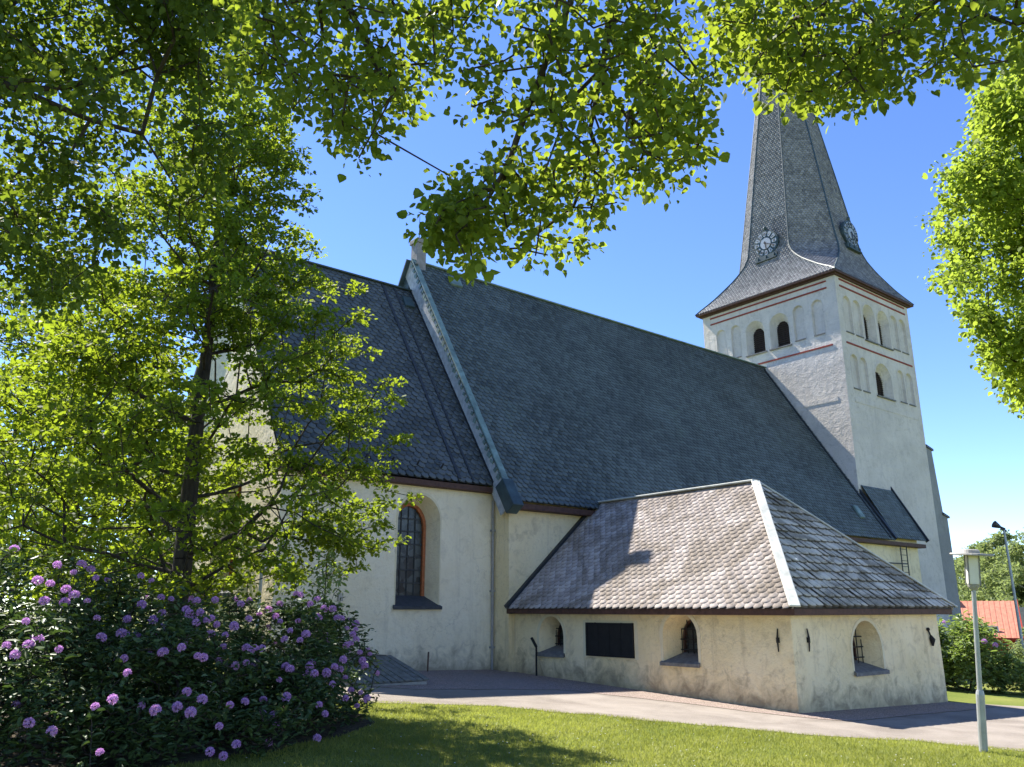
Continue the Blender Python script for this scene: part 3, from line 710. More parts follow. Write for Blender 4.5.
# copper hip rolls
for i in range(8):
    ang = math.pi / 4 * (i // 2 * 2); sg = 1 if i % 2 else -1
    s, half, P, T, N, Uk = spire_face(0, ang)
    j0 = 0
    MB().tube([P(s[j]) + Uk * sg * half[j] + N(s[j]) * .01 for j in range(j0, len(s), 2)], .055, 5).build('hip_roll', M_COPD, spire)
q = MB().box(CX - 4.80, CX + 4.80, CYT - 5.12, CYT + 5.12, 19.18, 19.29)
q.box(TX0 - .13, TX1 + .13, TY0 - .13, TY1 + .13, 19.08, 19.18); q.build('eave_moulding', M_BRN, church)
MB().tube([(CX, CYT, 45.5), (CX, CYT, 48.5)], [.08, .03], 6).build('finial', M_COPD, spire)
# ---- clocks
def clock(ang, off, z, r, shift):
    o = Vector((math.cos(ang), math.sin(ang), 0)); U = Vector((-math.sin(ang), math.cos(ang), 0)); Z = Vector((0, 0, 1))
    c = Vector((CX, CYT, z)) + o * off + U * shift
    def p(u, v, d=0): return c + U * u + Z * v + o * d
    root = MB(); n = 32
    ring_ = [(r * 1.06 * math.cos(2 * math.pi * k / n), r * 1.06 * math.sin(2 * math.pi * k / n)) for k in range(n)]
    root.slab([p(u, v, 0) for u, v in ring_], -o * .22)
    body = root.build('clock', M_COPD, church)
    q = MB(); 
    for k in range(12):
        a0 = math.pi / 6 * k; sp = math.pi / 6 * .31
        pts = []
        for rr, aa in ((.58, -sp), (.93, -sp), (.95, 0), (.93, sp), (.58, sp), (.57, 0)): pts.append(p(r * rr * math.sin(a0 + aa), r * rr * math.cos(a0 + aa), .012))
        q.slab(pts, o * .03)
    q.build('hour_panel', M_DIAL, body)
    q = MB(); cen = [(r * .45 * math.cos(2 * math.pi * k / 24), r * .45 * math.sin(2 * math.pi * k / 24)) for k in range(24)]
    q.slab([p(u, v, .012) for u, v in cen], o * .03); q.build('dial', M_DIAL, body)
    nums = ['XII', 'I', 'II', 'III', 'IIII', 'V', 'VI', 'VII', 'VIII', 'IX', 'X', 'XI']
    for k, t in enumerate(nums):
        a0 = -math.pi / 6 * k; ca, sa = math.cos(a0), math.sin(a0)
        def lp(x, y, d=.058): # x sideways, y radial
            return p(-(x * ca) * 1 + y * -sa * -1 if False else (x * ca - y * sa), x * sa + y * ca, d)
        wd = {'I': .05, 'V': .10, 'X': .10}; tot = sum(wd[ch] for ch in t) * r; x = -tot / 2
        # seen from outside the reader's right is -U, so letters run along -x
        q = MB()
        for ch in t:
            wch = wd[ch] * r; xm = -(x + wch / 2); y0, y1 = r * .66, r * .86
            if ch == 'I': q.bar(lp(xm, y0), lp(xm, y1), .022 * r * 1.2, .01, o)
            elif ch == 'V': q.bar(lp(xm, y0), lp(xm - wch * .4, y1), .02 * r, .01, o); q.bar(lp(xm, y0), lp(xm + wch * .4, y1), .028 * r, .01, o)
            else: q.bar(lp(xm - wch * .4, y0), lp(xm + wch * .4, y1), .02 * r, .01, o); q.bar(lp(xm + wch * .4, y0), lp(xm - wch * .4, y1), .028 * r, .01, o)
            x += wch
        q.build('hour_numeral', M_BLK, body)
    for deg, ln, wd, mt in ((243, .88, .07, M_BLK), (187, .55, .10, M_BLK)):
        a = R(deg); dx, dz = -math.sin(a), math.cos(a)
        MB().bar(p(-dx * r * .15, -dz * r * .15, .09), p(dx * r * ln, dz * r * ln, .09), wd * r, .02, o).build('hand', mt, body)
    # bracket and ornament
    q = MB(); q.bar(p(-r * .95, -r * 1.18, -.12), p(r * .95, -r * 1.18, -.12), .5, r * .36)
    for u in (-.7, 0, .7): q.tube([p(r * u, -r * 1.0, .12), p(r * u, -r * 1.42, .20)], .045, 6)
    q.bar(p(-r * .9, -r * 1.4, .05), p(r * .9, -r * 1.4, .05), .35, .08)
    q.build('clock_bracket', M_COPD, body)
    q = MB(); q.tube([p(0, r * 1.0, -.05), p(0, r * 1.35, -.05)], .05, 6); q.sphere(p(0, r * 1.3, -.05), .12, 8, 6); q.tube([p(-r * .22, r * 1.18, -.05), p(r * .22, r * 1.18, -.05)], .035, 6)
    q.build('ornament', M_COPD, body)
clock(math.pi, 3.56, 23.15, .86, -.05)
clock(-math.pi / 2, 3.80, 23.55, .86, .25)

# ------------------------------------------------------------------ small things by the wall
t = thing('cellar_hatch', 'low sloping wooden cellar hatch of grey planks at the foot of the chancel wall', 'cellar hatch', (11.2, 20, gz(11.2, 20)))
hx0, hx1, hy0, hy1 = 10.05, 12.25, 18.75, 20.65
zf = gz(11, hy0) + .08; zb = zf + .50
MB().slab([(hx0, hy0, zf - .02), (hx1, hy0, zf - .02), (hx1, hy1, zb - .02), (hx0, hy1, zb - .02)], (0, 0, -.7)).build('kerb', M_CONC, t)
for x0, x1 in ((hx0 - .05, 11.13), (11.16, hx1 + .05)):
    q = MB(); n = 6
    for k in range(n):
        a, b = x0 + (x1 - x0) * k / n + .014, x0 + (x1 - x0) * (k + 1) / n - .014; dz = random.uniform(0, .015)
        q.slab([(a, hy0 - .06, zf + dz), (b, hy0 - .06, zf + dz), (b, hy1, zb + dz), (a, hy1, zb + dz)], (0, 0, .03))
    lf = q.build('door_leaf', M_PLANK, t)
    for f in (.2, .8):
        y = hy0 + (hy1 - hy0) * f; z = zf + (zb - zf) * f + .055; MB().bar((x0 + .04, y, z - .02), (x1 - .04, y, z - .02), .05, .02).build('batten', M_PLANK, lf)
MB().box(hx0 - .02, hx1 - .1, hy1 + .02, hy1 + .8, -2.2, zb + .05).build('top_frame', M_BLK, t)

t = thing('railing_post', 'short black iron post with a slanted head standing against the sacristy wall', 'post', (17.2, 19.98, gz(17.2, 20)))
MB().tube([(17.25, 20.25, gz(17.2, 20.2) - .1), (17.25, 20.25, -1.1)], .03, 8).build('post', M_IRON, t)
MB().bar((17.25, 20.25, -1.12), (17.2, 20.42, -.85), .07, .06).build('head', M_IRON, t)
o = MB().tube([(14.45, 22.1, gz(14.4, 22.1) - .1), (14.46, 22.08, -1.25)], .028, 7).build('iron_rod', simple('rusty_rod', (.12, .07, .05)))
tag(o, 'thin rusty rod standing in the gravel under the arched chancel window', 'rod')
sp = at(340, 600, 22.5)
t = thing('socket_post', 'small grey outlet box on a thin stake in front of the pale chancel wall', 'outlet post', (sp[0], sp[1], gz(sp[0], sp[1])))
MB().tube([(sp[0], sp[1], gz(sp[0], sp[1]) - .1), (sp[0], sp[1], sp[2])], .022, 7).build('stake', M_GALV, t)
MB().box(sp[0] - .07, sp[0] + .07, sp[1] - .05, sp[1] + .05, sp[2] - .03, sp[2] + .17).build('box', M_CONC, t, bevel=.012)

# ------------------------------------------------------------------ lamps
def lamp_post(base, H, label, tilt=(0, 0), rz=0):
    t = thing('lamp_post', label, 'lamp post', (0, 0, 0), 'park lamps around the church')
    q = MB().tube([(0, 0, -.3), (0, 0, .95), (0, 0, 1.02)], [.07, .07, .055], 14); q.build('base_sleeve', M_GALV, t, smooth=False)
    MB().tube([(0, 0, .9), (0, 0, H - .72)], [.043, .037], 14).build('pole', M_GALV, t)
    h0 = H - .72
    ln = MB().tube([(0, 0, h0), (0, 0, h0 + .05), (0, 0, h0 + .10)], [.06, .09, .10], 14).build('lantern', M_CONC, t)
    MB().box(-.088, .088, -.088, .088, h0 + .10, h0 + .60).build('diffuser', M_LAMPW, ln, bevel=.01)
    q = MB()
    for a in (-1, 1):
        for b in (-1, 1): q.box(a * .092 - .009, a * .092 + .009, b * .092 - .009, b * .092 + .009, h0 + .08, h0 + .62)
    q.build('lantern_frame', simple('lamp_frame_grey', (.2, .2, .2)), ln)
    q = MB().tube([(0, 0, h0 + .60), (0, 0, h0 + .615), (0, 0, h0 + .64), (0, 0, h0 + .645)], [.34, .355, .34, .16], 24); q.tube([(0, 0, h0 + .645), (0, 0, h0 + .70), (0, 0, h0 + .715)], [.14, .13, .10], 18)
    q.build('lamp_shade', M_CONC, t)
    t.location = base; t.rotation_euler = (tilt[0], tilt[1], rz); return t
lb = (15.98, 6.80)
lamp_post((lb[0], lb[1], gz(*lb)), 3.46, 'tall grey lamp post with flat round shade at the lawn edge right of the sacristy', (R(3.4), R(-4.3)), R(38))
la = at(262, 566, 21.5)
lamp_post((la[0], la[1], gz(la[0], la[1])), la[2] + .55 - gz(la[0], la[1]), 'grey lamp post with box lantern behind the rhododendrons beside the leafy tree trunk', (0, 0), R(10))

# ------------------------------------------------------------------ far right: red house, mast, walls
c = at(987, 640, 62); gzc = far_gz(c[0], c[1])
dv = np.array([c[0], c[1], 0]); dv /= np.linalg.norm(dv); rv = np.array([dv[1], -dv[0], 0])
t = thing('red_house', 'small red wooden house with an orange tiled roof beyond the far bushes', 'house', (c[0], c[1], gzc))
def hp(a, b, z): return Vector(c * np.array([1, 1, 0]) + rv * a + dv * b) + Vector((0, 0, z))
h0, he, hr = gzc - .5, -.95 - .35, .55
q = MB()
q.slab([hp(-3.2, 0, h0), hp(1.55, 0, h0), hp(1.55, 0, he), hp(-3.2, 0, he)], dv * 4.4)
for a in (-3.2, 1.55): q.poly([hp(a, 0, he), hp(a, 4.4, he), hp(a, 2.2, hr - .1)])
q.build('wall', M_REDW, t)
q = MB()
for b0, b1, z0, z1 in ((-.5, 2.2, he - .42, hr), (4.9, 2.2, he - .42, hr)):
    n = 18
    for k in range(n):
        a0, a1 = -3.6 + 5.6 * k / n, -3.6 + 5.6 * (k + 1) / n
        q.slab([hp(a0, b0, z0), hp(a0 + .1, b0, z0 + .025), hp(a1 - .06, b0, z0 + .025), hp(a1, b0, z0), hp(a1, b1, z1), hp(a1 - .06, b1, z1 + .025), hp(a0 + .1, b1, z1 + .025), hp(a0, b1, z1)], (0, 0, -.08))
rf = q.build('roof', M_TILE, t)
MB().slab([hp(-2.5, 1.9, hr - .3), hp(-1.8, 1.9, hr - .3), hp(-1.8, 1.9, hr + .75), hp(-2.5, 1.9, hr + .75)], dv * .6).build('chimney', simple('chimney_brick', (.32, .12, .08), .9), rf)
q = MB()
for b in (-.52,): q.bar(hp(2.03, b, he - .42), hp(2.03, 2.2, hr + .02), .08, .2)
q.bar(hp(-3.6, -.54, he - .48), hp(2.05, -.54, he - .48), .05, .16); q.build('verge_board', M_REDW, rf)
q = MB(); q.slab([hp(-.2, -.03, h0 + 1.6), hp(.7, -.03, h0 + 1.6), hp(.7, -.03, h0 + 2.6), hp(-.2, -.03, h0 + 2.6)], dv * .04)
w = q.build('window', M_GLASS, t)
q = MB()
for a in (-.2, .25, .7): q.bar(hp(a, -.05, h0 + 1.6), hp(a, -.05, h0 + 2.6), .07, .05)
for z in (1.6, 2.6): q.bar(hp(-.24, -.05, h0 + z), hp(.74, -.05, h0 + z), .07, .05)
q.build('frame', M_WHITE, w)

mp_ = at(1012, 580, 48); mt = at(1003, 530, 48)
t = thing('siren_mast', 'tall thin grey mast with a horn siren near the birch trees', 'mast', (mp_[0], mp_[1], far_gz(mp_[0], mp_[1])))
gzm = far_gz(mp_[0], mp_[1]); mtop = mt[2]
MB().tube([(mp_[0], mp_[1], gzm - .3), (mp_[0], mp_[1], mtop)], [.08, .05], 10).build('pole', M_GALV, t)
rr = Vector(RT); q = MB(); pt = Vector((mp_[0], mp_[1], mtop))
q.tube([pt + rr * .06 + Vector((0, 0, .06)), pt - rr * .16 + Vector((0, 0, .15)), pt - rr * .20 + Vector((0, 0, .17)), pt - rr * .46 + Vector((0, 0, .30))], [.05, .06, .09, .19], 12); q.build('horn', M_BLK, t)
MB().bar(pt + rr * .10 - Vector((0, 0, .06)), pt - rr * .14 + Vector((0, 0, .1)), .08, .10).build('bracket', M_BLK, t)
w0, w1 = at(1004, 615, 75), at(1080, 615, 75); zt_ = 0.25
q = MB().slab([(w0[0], w0[1], -6), (w1[0], w1[1], -6), (w1[0], w1[1], -.0), (w0[0], w0[1], -.0)], dv * .8)
q.slab([(w0[0], w0[1], 0), (w1[0], w1[1], 0), (w1[0], w1[1], .18), (w0[0], w0[1], .18)], dv * 1.0)
tag(q.build('concrete_wall', M_CONC), 'pale concrete wall under the birches behind the red house', 'wall')

# ------------------------------------------------------------------ leaves, trees, bushes
def unit(a): return a / np.maximum(np.linalg.norm(a, axis=1, keepdims=True), 1e-9)
HEART = (np.array([(0, 0, 0), (.10, .34, .05), (.40, .47, .09), (.72, .28, .05), (1, 0, -.06), (.72, -.28, .05), (.40, -.47, .09), (.10, -.34, .05)]), [(0, 1, 2, 3, 4), (0, 4, 5, 6, 7)])
LOBE = (np.array([(0, 0, 0), (.30, .42, .07), (.55, .26, .03), (.72, .40, .05), (1, 0, -.05), (.72, -.40, .05), (.55, -.26, .03), (.30, -.42, .07)]), [(0, 1, 2, 3, 4), (0, 4, 5, 6, 7)])
DIAM = (np.array([(0, 0, 0), (.45, .36, .08), (1, 0, 0), (.45, -.36, .08)]), [(0, 1, 2, 3)])
LONG = (np.array([(0, 0, 0), (.35, .17, .05), (.75, .15, .02), (1, 0, -.08), (.75, -.15, .02), (.35, -.17, .05)]), [(0, 1, 2, 3), (0, 3, 4, 5)])
def leaves(name, pos, fwd, nrm, size, tone, tpl, mat, parent):
    V0, F0 = tpl; n = len(pos); k = len(V0); V0 = V0.copy()
    f = unit(fwd); u = unit(nrm - f * np.sum(nrm * f, 1, keepdims=True)); s = np.cross(u, f)
    curl = rng.normal(1.2, 1.4, n)[:, None, None]; V0 = V0[None] * np.ones((n, 1, 1)); V0[:, :, 2:3] *= curl; V0[:, :, 1:2] *= np.clip(rng.normal(1, .16, n), .6, 1.4)[:, None, None]
    V = pos[:, None, :] + size[:, None, None] * (f[:, None, :] * V0[:, :, 0:1] + s[:, None, :] * V0[:, :, 1:2] + u[:, None, :] * V0[:, :, 2:3])
    F1 = np.array(F0)[None] + (np.arange(n) * k)[:, None, None]
    return np_mesh(name, V.reshape(-1, 3), F1.reshape(-1, F1.shape[-1]), np.repeat(tone, len(F0)), mat, parent)

def skeleton(seed_nodes, seed_par, pts, pen=.35):
    """joins every cluster point to the growing tree; returns nodes, parents"""
    root = np.array(seed_nodes[0]); nodes = [np.array(p, float) for p in seed_nodes]; par = list(seed_par); plen = [0.0]
    for i in range(1, len(nodes)): plen.append(plen[par[i]] + np.linalg.norm(nodes[i] - nodes[par[i]]))
    N0 = np.array(nodes)
    # nearest-to-the-limbs first
    dmin = np.min(np.linalg.norm(pts[:, None, :] - N0[None], axis=2), axis=1); order = np.argsort(dmin)
    cap = len(nodes) + 3 * len(pts); A = np.zeros((cap, 3)); Lp = np.zeros(cap); n = len(nodes); A[:n] = N0; Lp[:n] = plen
    for i in order:
        p = pts[i]; d = np.linalg.norm(A[:n] - p, axis=1); c = d + pen * Lp[:n]
        # a twig should not run back towards the root
        j = int(np.argmin(c)); dj = d[j]
        if dj > .9:                                  # long reach: bend it through a mid point
            mid = (A[j] + p) / 2 + rng.normal(0, .07 * dj, 3) + np.array([0, 0, .06 * dj]); A[n] = mid; Lp[n] = Lp[j] + dj / 2; par.append(j); j = n; n += 1
        A[n] = p; Lp[n] = Lp[j] + np.linalg.norm(A[j] - p); par.append(j); n += 1
    return A[:n], np.array(par)
def limb_mesh(name, A, par, r_tip, expo, mat, parent, fixed=None, sides=6, rmax=None):
    n = len(A); cnt = np.zeros(n)
    has = np.zeros(n, bool)
    for i in range(n - 1, 0, -1):
        if not has[i]: cnt[i] += 1
        if par[i] >= 0: cnt[par[i]] += cnt[i]; has[par[i]] = True
    rad = r_tip * np.maximum(cnt, 1) ** expo
    if rmax: rad = np.minimum(rad, rmax)
    if fixed:
        for i, r in fixed.items(): rad[i] = r
    V = []; Fc = []; ang = np.linspace(0, 2 * np.pi, sides, endpoint=False)
    for i in range(1, n):
        j = par[i]
        if j < 0: continue
        a, b = A[j], A[i]; d = b - a; L = np.linalg.norm(d)
        if L < 1e-4: continue
        d = d / L; x = np.cross(d, [0, 0, 1.0] if abs(d[2]) < .9 else [1.0, 0, 0]); x /= np.linalg.norm(x); y = np.cross(d, x)
        ra = min(rad[j], rad[i] * 1.35) if not (fixed and i in fixed) else rad[j]; i0 = len(V)
        for c, r in ((a, ra), (b, rad[i])):
            for t_ in ang: V.append(c + (x * math.cos(t_) + y * math.sin(t_)) * r)
        for k in range(sides): Fc.append((i0 + k, i0 + (k + 1) % sides, i0 + sides + (k + 1) % sides, i0 + sides + k))
    o = np_mesh(name, np.array(V), np.array(Fc), None, mat, parent)
    o.data.polygons.foreach_set('use_smooth', np.ones(len(o.data.polygons), bool)); return o
def cluster_leaves(name, pts, per, spread, size, tpl, mat, parent, droop=.25, flat=1.0, center=None, szvar=.34, tmean=.5, sq=1.0):
    n = len(pts); k = rng.poisson(per, n); idx = np.repeat(np.arange(n), k); m_ = len(idx)
    off = rng.normal(0, 1, (m_, 3)); off = off / np.maximum(np.linalg.norm(off, axis=1, keepdims=True), 1e-6) * (rng.random((m_, 1)) ** .6) * spread
    off[:, 2] *= sq
    pos = pts[idx] + off
    out = unit(off + rng.normal(0, .35 * spread, (m_, 3))); out[:, 2] -= droop
    nr = rng.normal(0, .62, (m_, 3)); nr[:, 2] += flat
    tone = np.clip(rng.normal(tmean, .22, m_) + rng.normal(0, .12, n)[idx], 0, 1)
    sz = size * np.clip(rng.normal(1, szvar, m_), .45, 1.6)
    return leaves(name, pos, out, nr, sz, tone, tpl, mat, parent)
def nz(p, s, seed=0): return mnoise.noise((p[0] * s + seed, p[1] * s + seed * .7, p[2] * s))
def in_poly(x, y, poly):
    c = False; n = len(poly)
    for i in range(n):
        x0, y0 = poly[i]; x1, y1 = poly[i - 1]
        if (y0 > y) != (y1 > y) and x < (x1 - x0) * (y - y0) / (y1 - y0) + x0: c = not c
    return c

# the young maple-like tree in front of the chancel
def envelope_tree(label, base, H, prof, n_cl, per, spread, lsize, tpl, mat, barkm, r0, group=None, name='tree', lean=(0, 0), thr=-.15, ns=.8, seed=1, first=.12, kink=.12, pen=.3, r_tip=.006, expo=.46, flat=1.0, limbs=16, shell=.55, droop=.2, hollow=0, clump=1):
    base = np.array(base, float)
    t = thing(name, label, 'tree', tuple(base), group)
    nt_ = 9; trunk = []; fixed = {}
    for i in range(nt_ + 1):
        f = i / nt_ * .93; w = kink * (0 if i == 0 else 1)
        trunk.append(base + np.array([lean[0] * f * H + rng.normal(0, w * .5), lean[1] * f * H + rng.normal(0, w * .5), f * H - (.3 if i == 0 else 0)]))
        fixed[i] = max(.012, r0 * (1 - f) ** .9 * (1.25 if i == 0 else 1))
    nodes = list(trunk); par = [-1] + list(range(nt_))
    hs, rs = zip(*prof)
    # primary limbs sweeping up and out
    for k in range(limbs):
        f = first + (.80 - first) * (k + .5) / limbs; a = k * 2.39996 + rng.uniform(-.3, .3) + seed
        i = f / .93 * nt_; j = int(i); st = trunk[j] + (trunk[min(j + 1, nt_)] - trunk[j]) * (i - j)
        nodes.append(st); par.append(j); p = len(nodes) - 1
        hh = min(.97, f + .22); L = np.interp(hh, hs, rs) * rng.uniform(.72, .92); rise = (.25 + .5 * f)
        q = st; segs = 4
        for s_ in range(1, segs + 1):
            g = s_ / segs
            q = st + np.array([math.cos(a) * L * g, math.sin(a) * L * g, L * rise * (g ** 1.25)]) + rng.normal(0, .05 * L * g, 3)
            nodes.append(q); par.append(p); p = len(nodes) - 1
    cl = []; tries = 0
    while len(cl) < n_cl / clump and tries < n_cl * 60:
        tries += 1
        f = rng.uniform(min(hs), max(hs)); rr_ = np.interp(f, hs, rs); rad = rr_ * (rng.random() ** shell)
        if rng.random() > (rr_ / max(rs)) ** 1.0 + .08: continue
        a = rng.uniform(0, 2 * math.pi); lump_ = 1 + .30 * mnoise.noise((math.cos(a) * 1.6 + seed, math.sin(a) * 1.6, f * 5 + seed))
        p = base + np.array([lean[0] * f * H + math.cos(a) * rad * lump_, lean[1] * f * H + math.sin(a) * rad * lump_, f * H])
        if nz(p, ns, seed) < thr or (f < .55 and rad < hollow * rr_): continue
        if p[2] < gz(p[0], p[1]) + .5: continue
        cl.append(p)
    cl = np.array(cl)
    if clump > 1: cl = np.repeat(cl, clump, axis=0) + rng.normal(0, 1, (len(cl) * clump, 3)) * np.array([.36, .36, .15])
    A, pr_ = skeleton(nodes, par, cl, pen)
    limb_mesh('trunk', A, pr_, r_tip, expo, barkm, t, fixed, rmax=r0 * .55)
    cluster_leaves('crown', cl, per, spread, lsize, tpl, mat, t, droop=droop, flat=flat, sq=.45)
    return t
oak_b = at(180, 592, 17.2)
envelope_tree('young leafy tree with a dark slender trunk in front of the chancel', (oak_b[0], oak_b[1], gz(oak_b[0], oak_b[1])), 12.9,
              [(.16, 1.6), (.20, 3.4), (.28, 4.2), (.38, 3.8), (.47, 3.15), (.6, 2.65), (.72, 2.2), (.84, 1.9), (.93, 1.5), (1.0, .6)],
              2000, 38, .25, .078, LOBE, L_OAK, M_BARK, .225, name='maple_tree', thr=-.25, ns=.7, seed=3, first=.17, limbs=22, shell=.55, hollow=.42, clump=5, r_tip=.0075)

def canopy(label, root_path, r_path, polys, per, spread, lsize, tpl, mat, seeds=(), name='linden_tree', pen=.25, thr=-.1, ns=.6, seed=1, r_tip=.0055, expo=.42, flat=.8, droop=.45, sq=.8):
    """a big tree whose trunk stands outside the view: root_path = trunk points, polys = (outline in view directions, distance range, clusters)"""
    base = root_path[0]; t = thing(name, label, 'tree', tuple(base), None)
    nodes = [np.array(p, float) for p in root_path]; par = [-1] + list(range(len(nodes) - 1)); fixed = {i: r for i, r in enumerate(r_path)}
    for path, at_i in seeds:
        j = at_i
        for p in path: nodes.append(np.array(p, float)); par.append(j); j = len(nodes) - 1
    cl = []
    for poly, d0, d1, n in polys:
        xs = [p[0] for p in poly]; ys = [p[1] for p in poly]; c = 0; tr = 0
        while c < n and tr < n * 60:
            tr += 1; x, y = rng.uniform(min(xs), max(xs)), rng.uniform(min(ys), max(ys))
            if not in_poly(x, y, poly): continue
            p = at(x, y, rng.uniform(d0, d1))
            if nz(p, ns, seed) < thr: continue
            cl.append(p); c += 1
    cl = np.array(cl); A, pr_ = skeleton(nodes, par, cl, pen)
    limb_mesh('trunk', A, pr_, r_tip, expo, M_BARK, t, fixed, rmax=max(r_path))
    cluster_leaves('crown', cl, per, spread, lsize, tpl, mat, t, droop=droop, flat=flat, sq=sq)
    return t
def P3(*a): return at(*a)
# linden overhead: its trunk stands left of the camera, its sprays hang into the view
tb = np.array([-2.6, 2.2, 0]); tb[2] = gz(tb[0], tb[1])
canopy('linden with heart shaped leaves hanging from above, in front of blue sky', [tb, tb + [0, 0, 2.5], tb + [.3, .2, 5], tb + [.6, .6, 7.2]], [.38, .33, .28, .2],
       [([(455, -60), (725, -60), (722, 60), (700, 110), (705, 165), (655, 205), (600, 235), (545, 272), (480, 272), (410, 248), (440, 170), (470, 120), (455, 60)], 5.0, 7.0, 135),
        ([(520, -60), (720, -60), (715, 60), (695, 130), (640, 190), (590, 180), (540, 100)], 5.2, 7.2, 45),
        ([(470, 170), (600, 150), (630, 200), (540, 268), (450, 262), (415, 245)], 5.0, 6.5, 45),
        ([(408, 255), (410, 232), (432, 200), (470, 190), (480, 265), (440, 258)], 5.0, 5.9, 26), ([(640, 80), (708, 70), (698, 155), (650, 195), (620, 180)], 5.4, 6.6, 34),
        ([(235, -60), (480, -60), (465, 30), (440, 70), (405, 120), (355, 165), (330, 130), (290, 110), (245, 90)], 5.8, 8.2, 210)],
       26, .19, .050, HEART, L_LIN, seeds=(([P3(700, -420, 6.4), P3(600, -120, 6.1), P3(575, -10, 5.9), P3(545, 65, 5.8), P3(524, 118, 5.7), P3(508, 165, 5.6), P3(478, 215, 5.5)], 3),
                                           ([P3(560, -300, 6.6), P3(616, -30, 6.2), P3(604, 60, 6.1), P3(590, 130, 6.0)], 3), ([P3(640, -200, 6.6), P3(612, 40, 6.3), P3(640, 85, 6.2), P3(664, 130, 6.2)], 3),
                                           ([P3(250, -250, 7.0), P3(330, -20, 7.0), P3(380, 60, 7.0)], 3)), seed=5, thr=-.22, ns=1.6)
# linden whose branches run along the top right
tb = np.array([7.0, -3.4, 0]); tb[2] = gz(tb[0], tb[1])
canopy('linden reaching across the top of the view before the spire', [tb, tb + [0, 0, 3], tb + [.2, .3, 6], tb + [.3, .8, 8.6]], [.42, .36, .3, .22],
       [([(700, -60), (1090, -60), (1080, 45), (985, 70), (930, 78), (885, 92), (835, 108), (800, 100), (760, 78), (728, 70), (715, 20)], 6.5, 9.5, 330)],
       30, .22, .053, HEART, L_LIN, seeds=(([P3(1080, -260, 8.6), P3(1000, -120, 8.2), P3(960, -20, 8), P3(900, 30, 7.8), P3(850, 18, 7.6)], 3), ([P3(900, -200, 8), P3(840, -40, 7.6), P3(815, 40, 7.4)], 3)), seed=9, thr=-.28, ns=1.3)
# dark linden high on the left
tb = np.array([-2.2, 9.6, 0]); tb[2] = gz(tb[0], tb[1])
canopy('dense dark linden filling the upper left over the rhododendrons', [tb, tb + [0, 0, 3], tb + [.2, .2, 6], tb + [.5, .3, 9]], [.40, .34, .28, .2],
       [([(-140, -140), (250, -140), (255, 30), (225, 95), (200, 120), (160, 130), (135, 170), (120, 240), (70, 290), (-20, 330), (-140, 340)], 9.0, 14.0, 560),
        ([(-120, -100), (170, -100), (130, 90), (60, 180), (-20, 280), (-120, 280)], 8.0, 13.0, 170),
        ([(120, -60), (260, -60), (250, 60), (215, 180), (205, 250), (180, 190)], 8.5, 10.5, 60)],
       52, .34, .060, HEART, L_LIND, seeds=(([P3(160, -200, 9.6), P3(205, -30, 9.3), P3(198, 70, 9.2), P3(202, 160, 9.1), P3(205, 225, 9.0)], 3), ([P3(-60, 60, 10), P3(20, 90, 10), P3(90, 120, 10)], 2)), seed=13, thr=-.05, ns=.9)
# sunny linden at the right edge
tb = at(1240, 640, 17); tb[2] = gz(tb[0], tb[1])
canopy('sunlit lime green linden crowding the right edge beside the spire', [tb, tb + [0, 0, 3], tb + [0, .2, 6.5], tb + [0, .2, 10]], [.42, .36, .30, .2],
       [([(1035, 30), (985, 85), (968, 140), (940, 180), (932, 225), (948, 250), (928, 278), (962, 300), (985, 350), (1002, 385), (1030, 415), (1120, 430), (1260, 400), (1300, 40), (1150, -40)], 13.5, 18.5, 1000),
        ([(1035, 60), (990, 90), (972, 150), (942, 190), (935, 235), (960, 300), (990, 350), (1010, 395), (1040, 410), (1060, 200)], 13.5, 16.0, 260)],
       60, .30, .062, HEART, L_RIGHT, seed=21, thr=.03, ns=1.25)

# trees standing behind on the left
def bgtree(label, px, dist, H, R_, seed, mat, n_cl=420, per=26, lsize=.2, spread=.55, low=.10, group='trees behind the rhododendrons', name='tree', barkm=M_BARK, r0=.25):
    b = at(px, 600, dist); b[2] = far_gz(b[0], b[1])
    return envelope_tree(label, b, H, [(low, .5 * R_), (low + .1, .9 * R_), (.4, R_), (.6, .85 * R_), (.8, .6 * R_), (1, .12 * R_)], n_cl, per, spread, lsize, DIAM, mat, barkm, r0, group, name, thr=-.2, ns=.5, seed=seed, first=.15, limbs=12, r_tip=.01, shell=.5)
bgtree('yellow green tree behind the rhododendrons, left of the thin dark trunk', 60, 27, 11.5, 4.4, 31, L_OAK)
bgtree('thin young tree with low bright foliage just left of the chancel wall', 142, 24, 7.0, 2.4, 32, L_OAK, 260, r0=.11, lsize=.15, spread=.4)
bgtree('tall darker tree at the left edge behind the yellow green one', -10, 38, 15, 5.5, 33, L_LIND, 520)
bgtree('dark tree farthest back, between the leafy tree and the left edge', 95, 48, 14, 6, 34, L_LIND, 480, lsize=.25)
G2 = 'birches behind the red house'
for i, (px, d, H, R_, lab) in enumerate(((985, 95, 9.6, 4.2, 'pale green birch rising behind the red house roof'), (1012, 88, 10.2, 4.2, 'tall pale birch behind the siren mast'), (1056, 84, 11.0, 5.0, 'broad birch beyond the right edge, past the siren mast'), (962, 110, 9, 4.5, 'birch half hidden behind the tower buttress'))):
    bgtree(lab, px, d, H, R_, 41 + i, L_BIR, 620, 34, .24, .62, .08, G2, 'birch_tree', M_BARKB, .18)
bgtree('low rounded green bush-like tree in front of the concrete wall', 1046, 58, 3.0, 1.6, 51, L_BIR, 200, 24, .2, .4, .05, None, 'tree', M_BARK, .08)

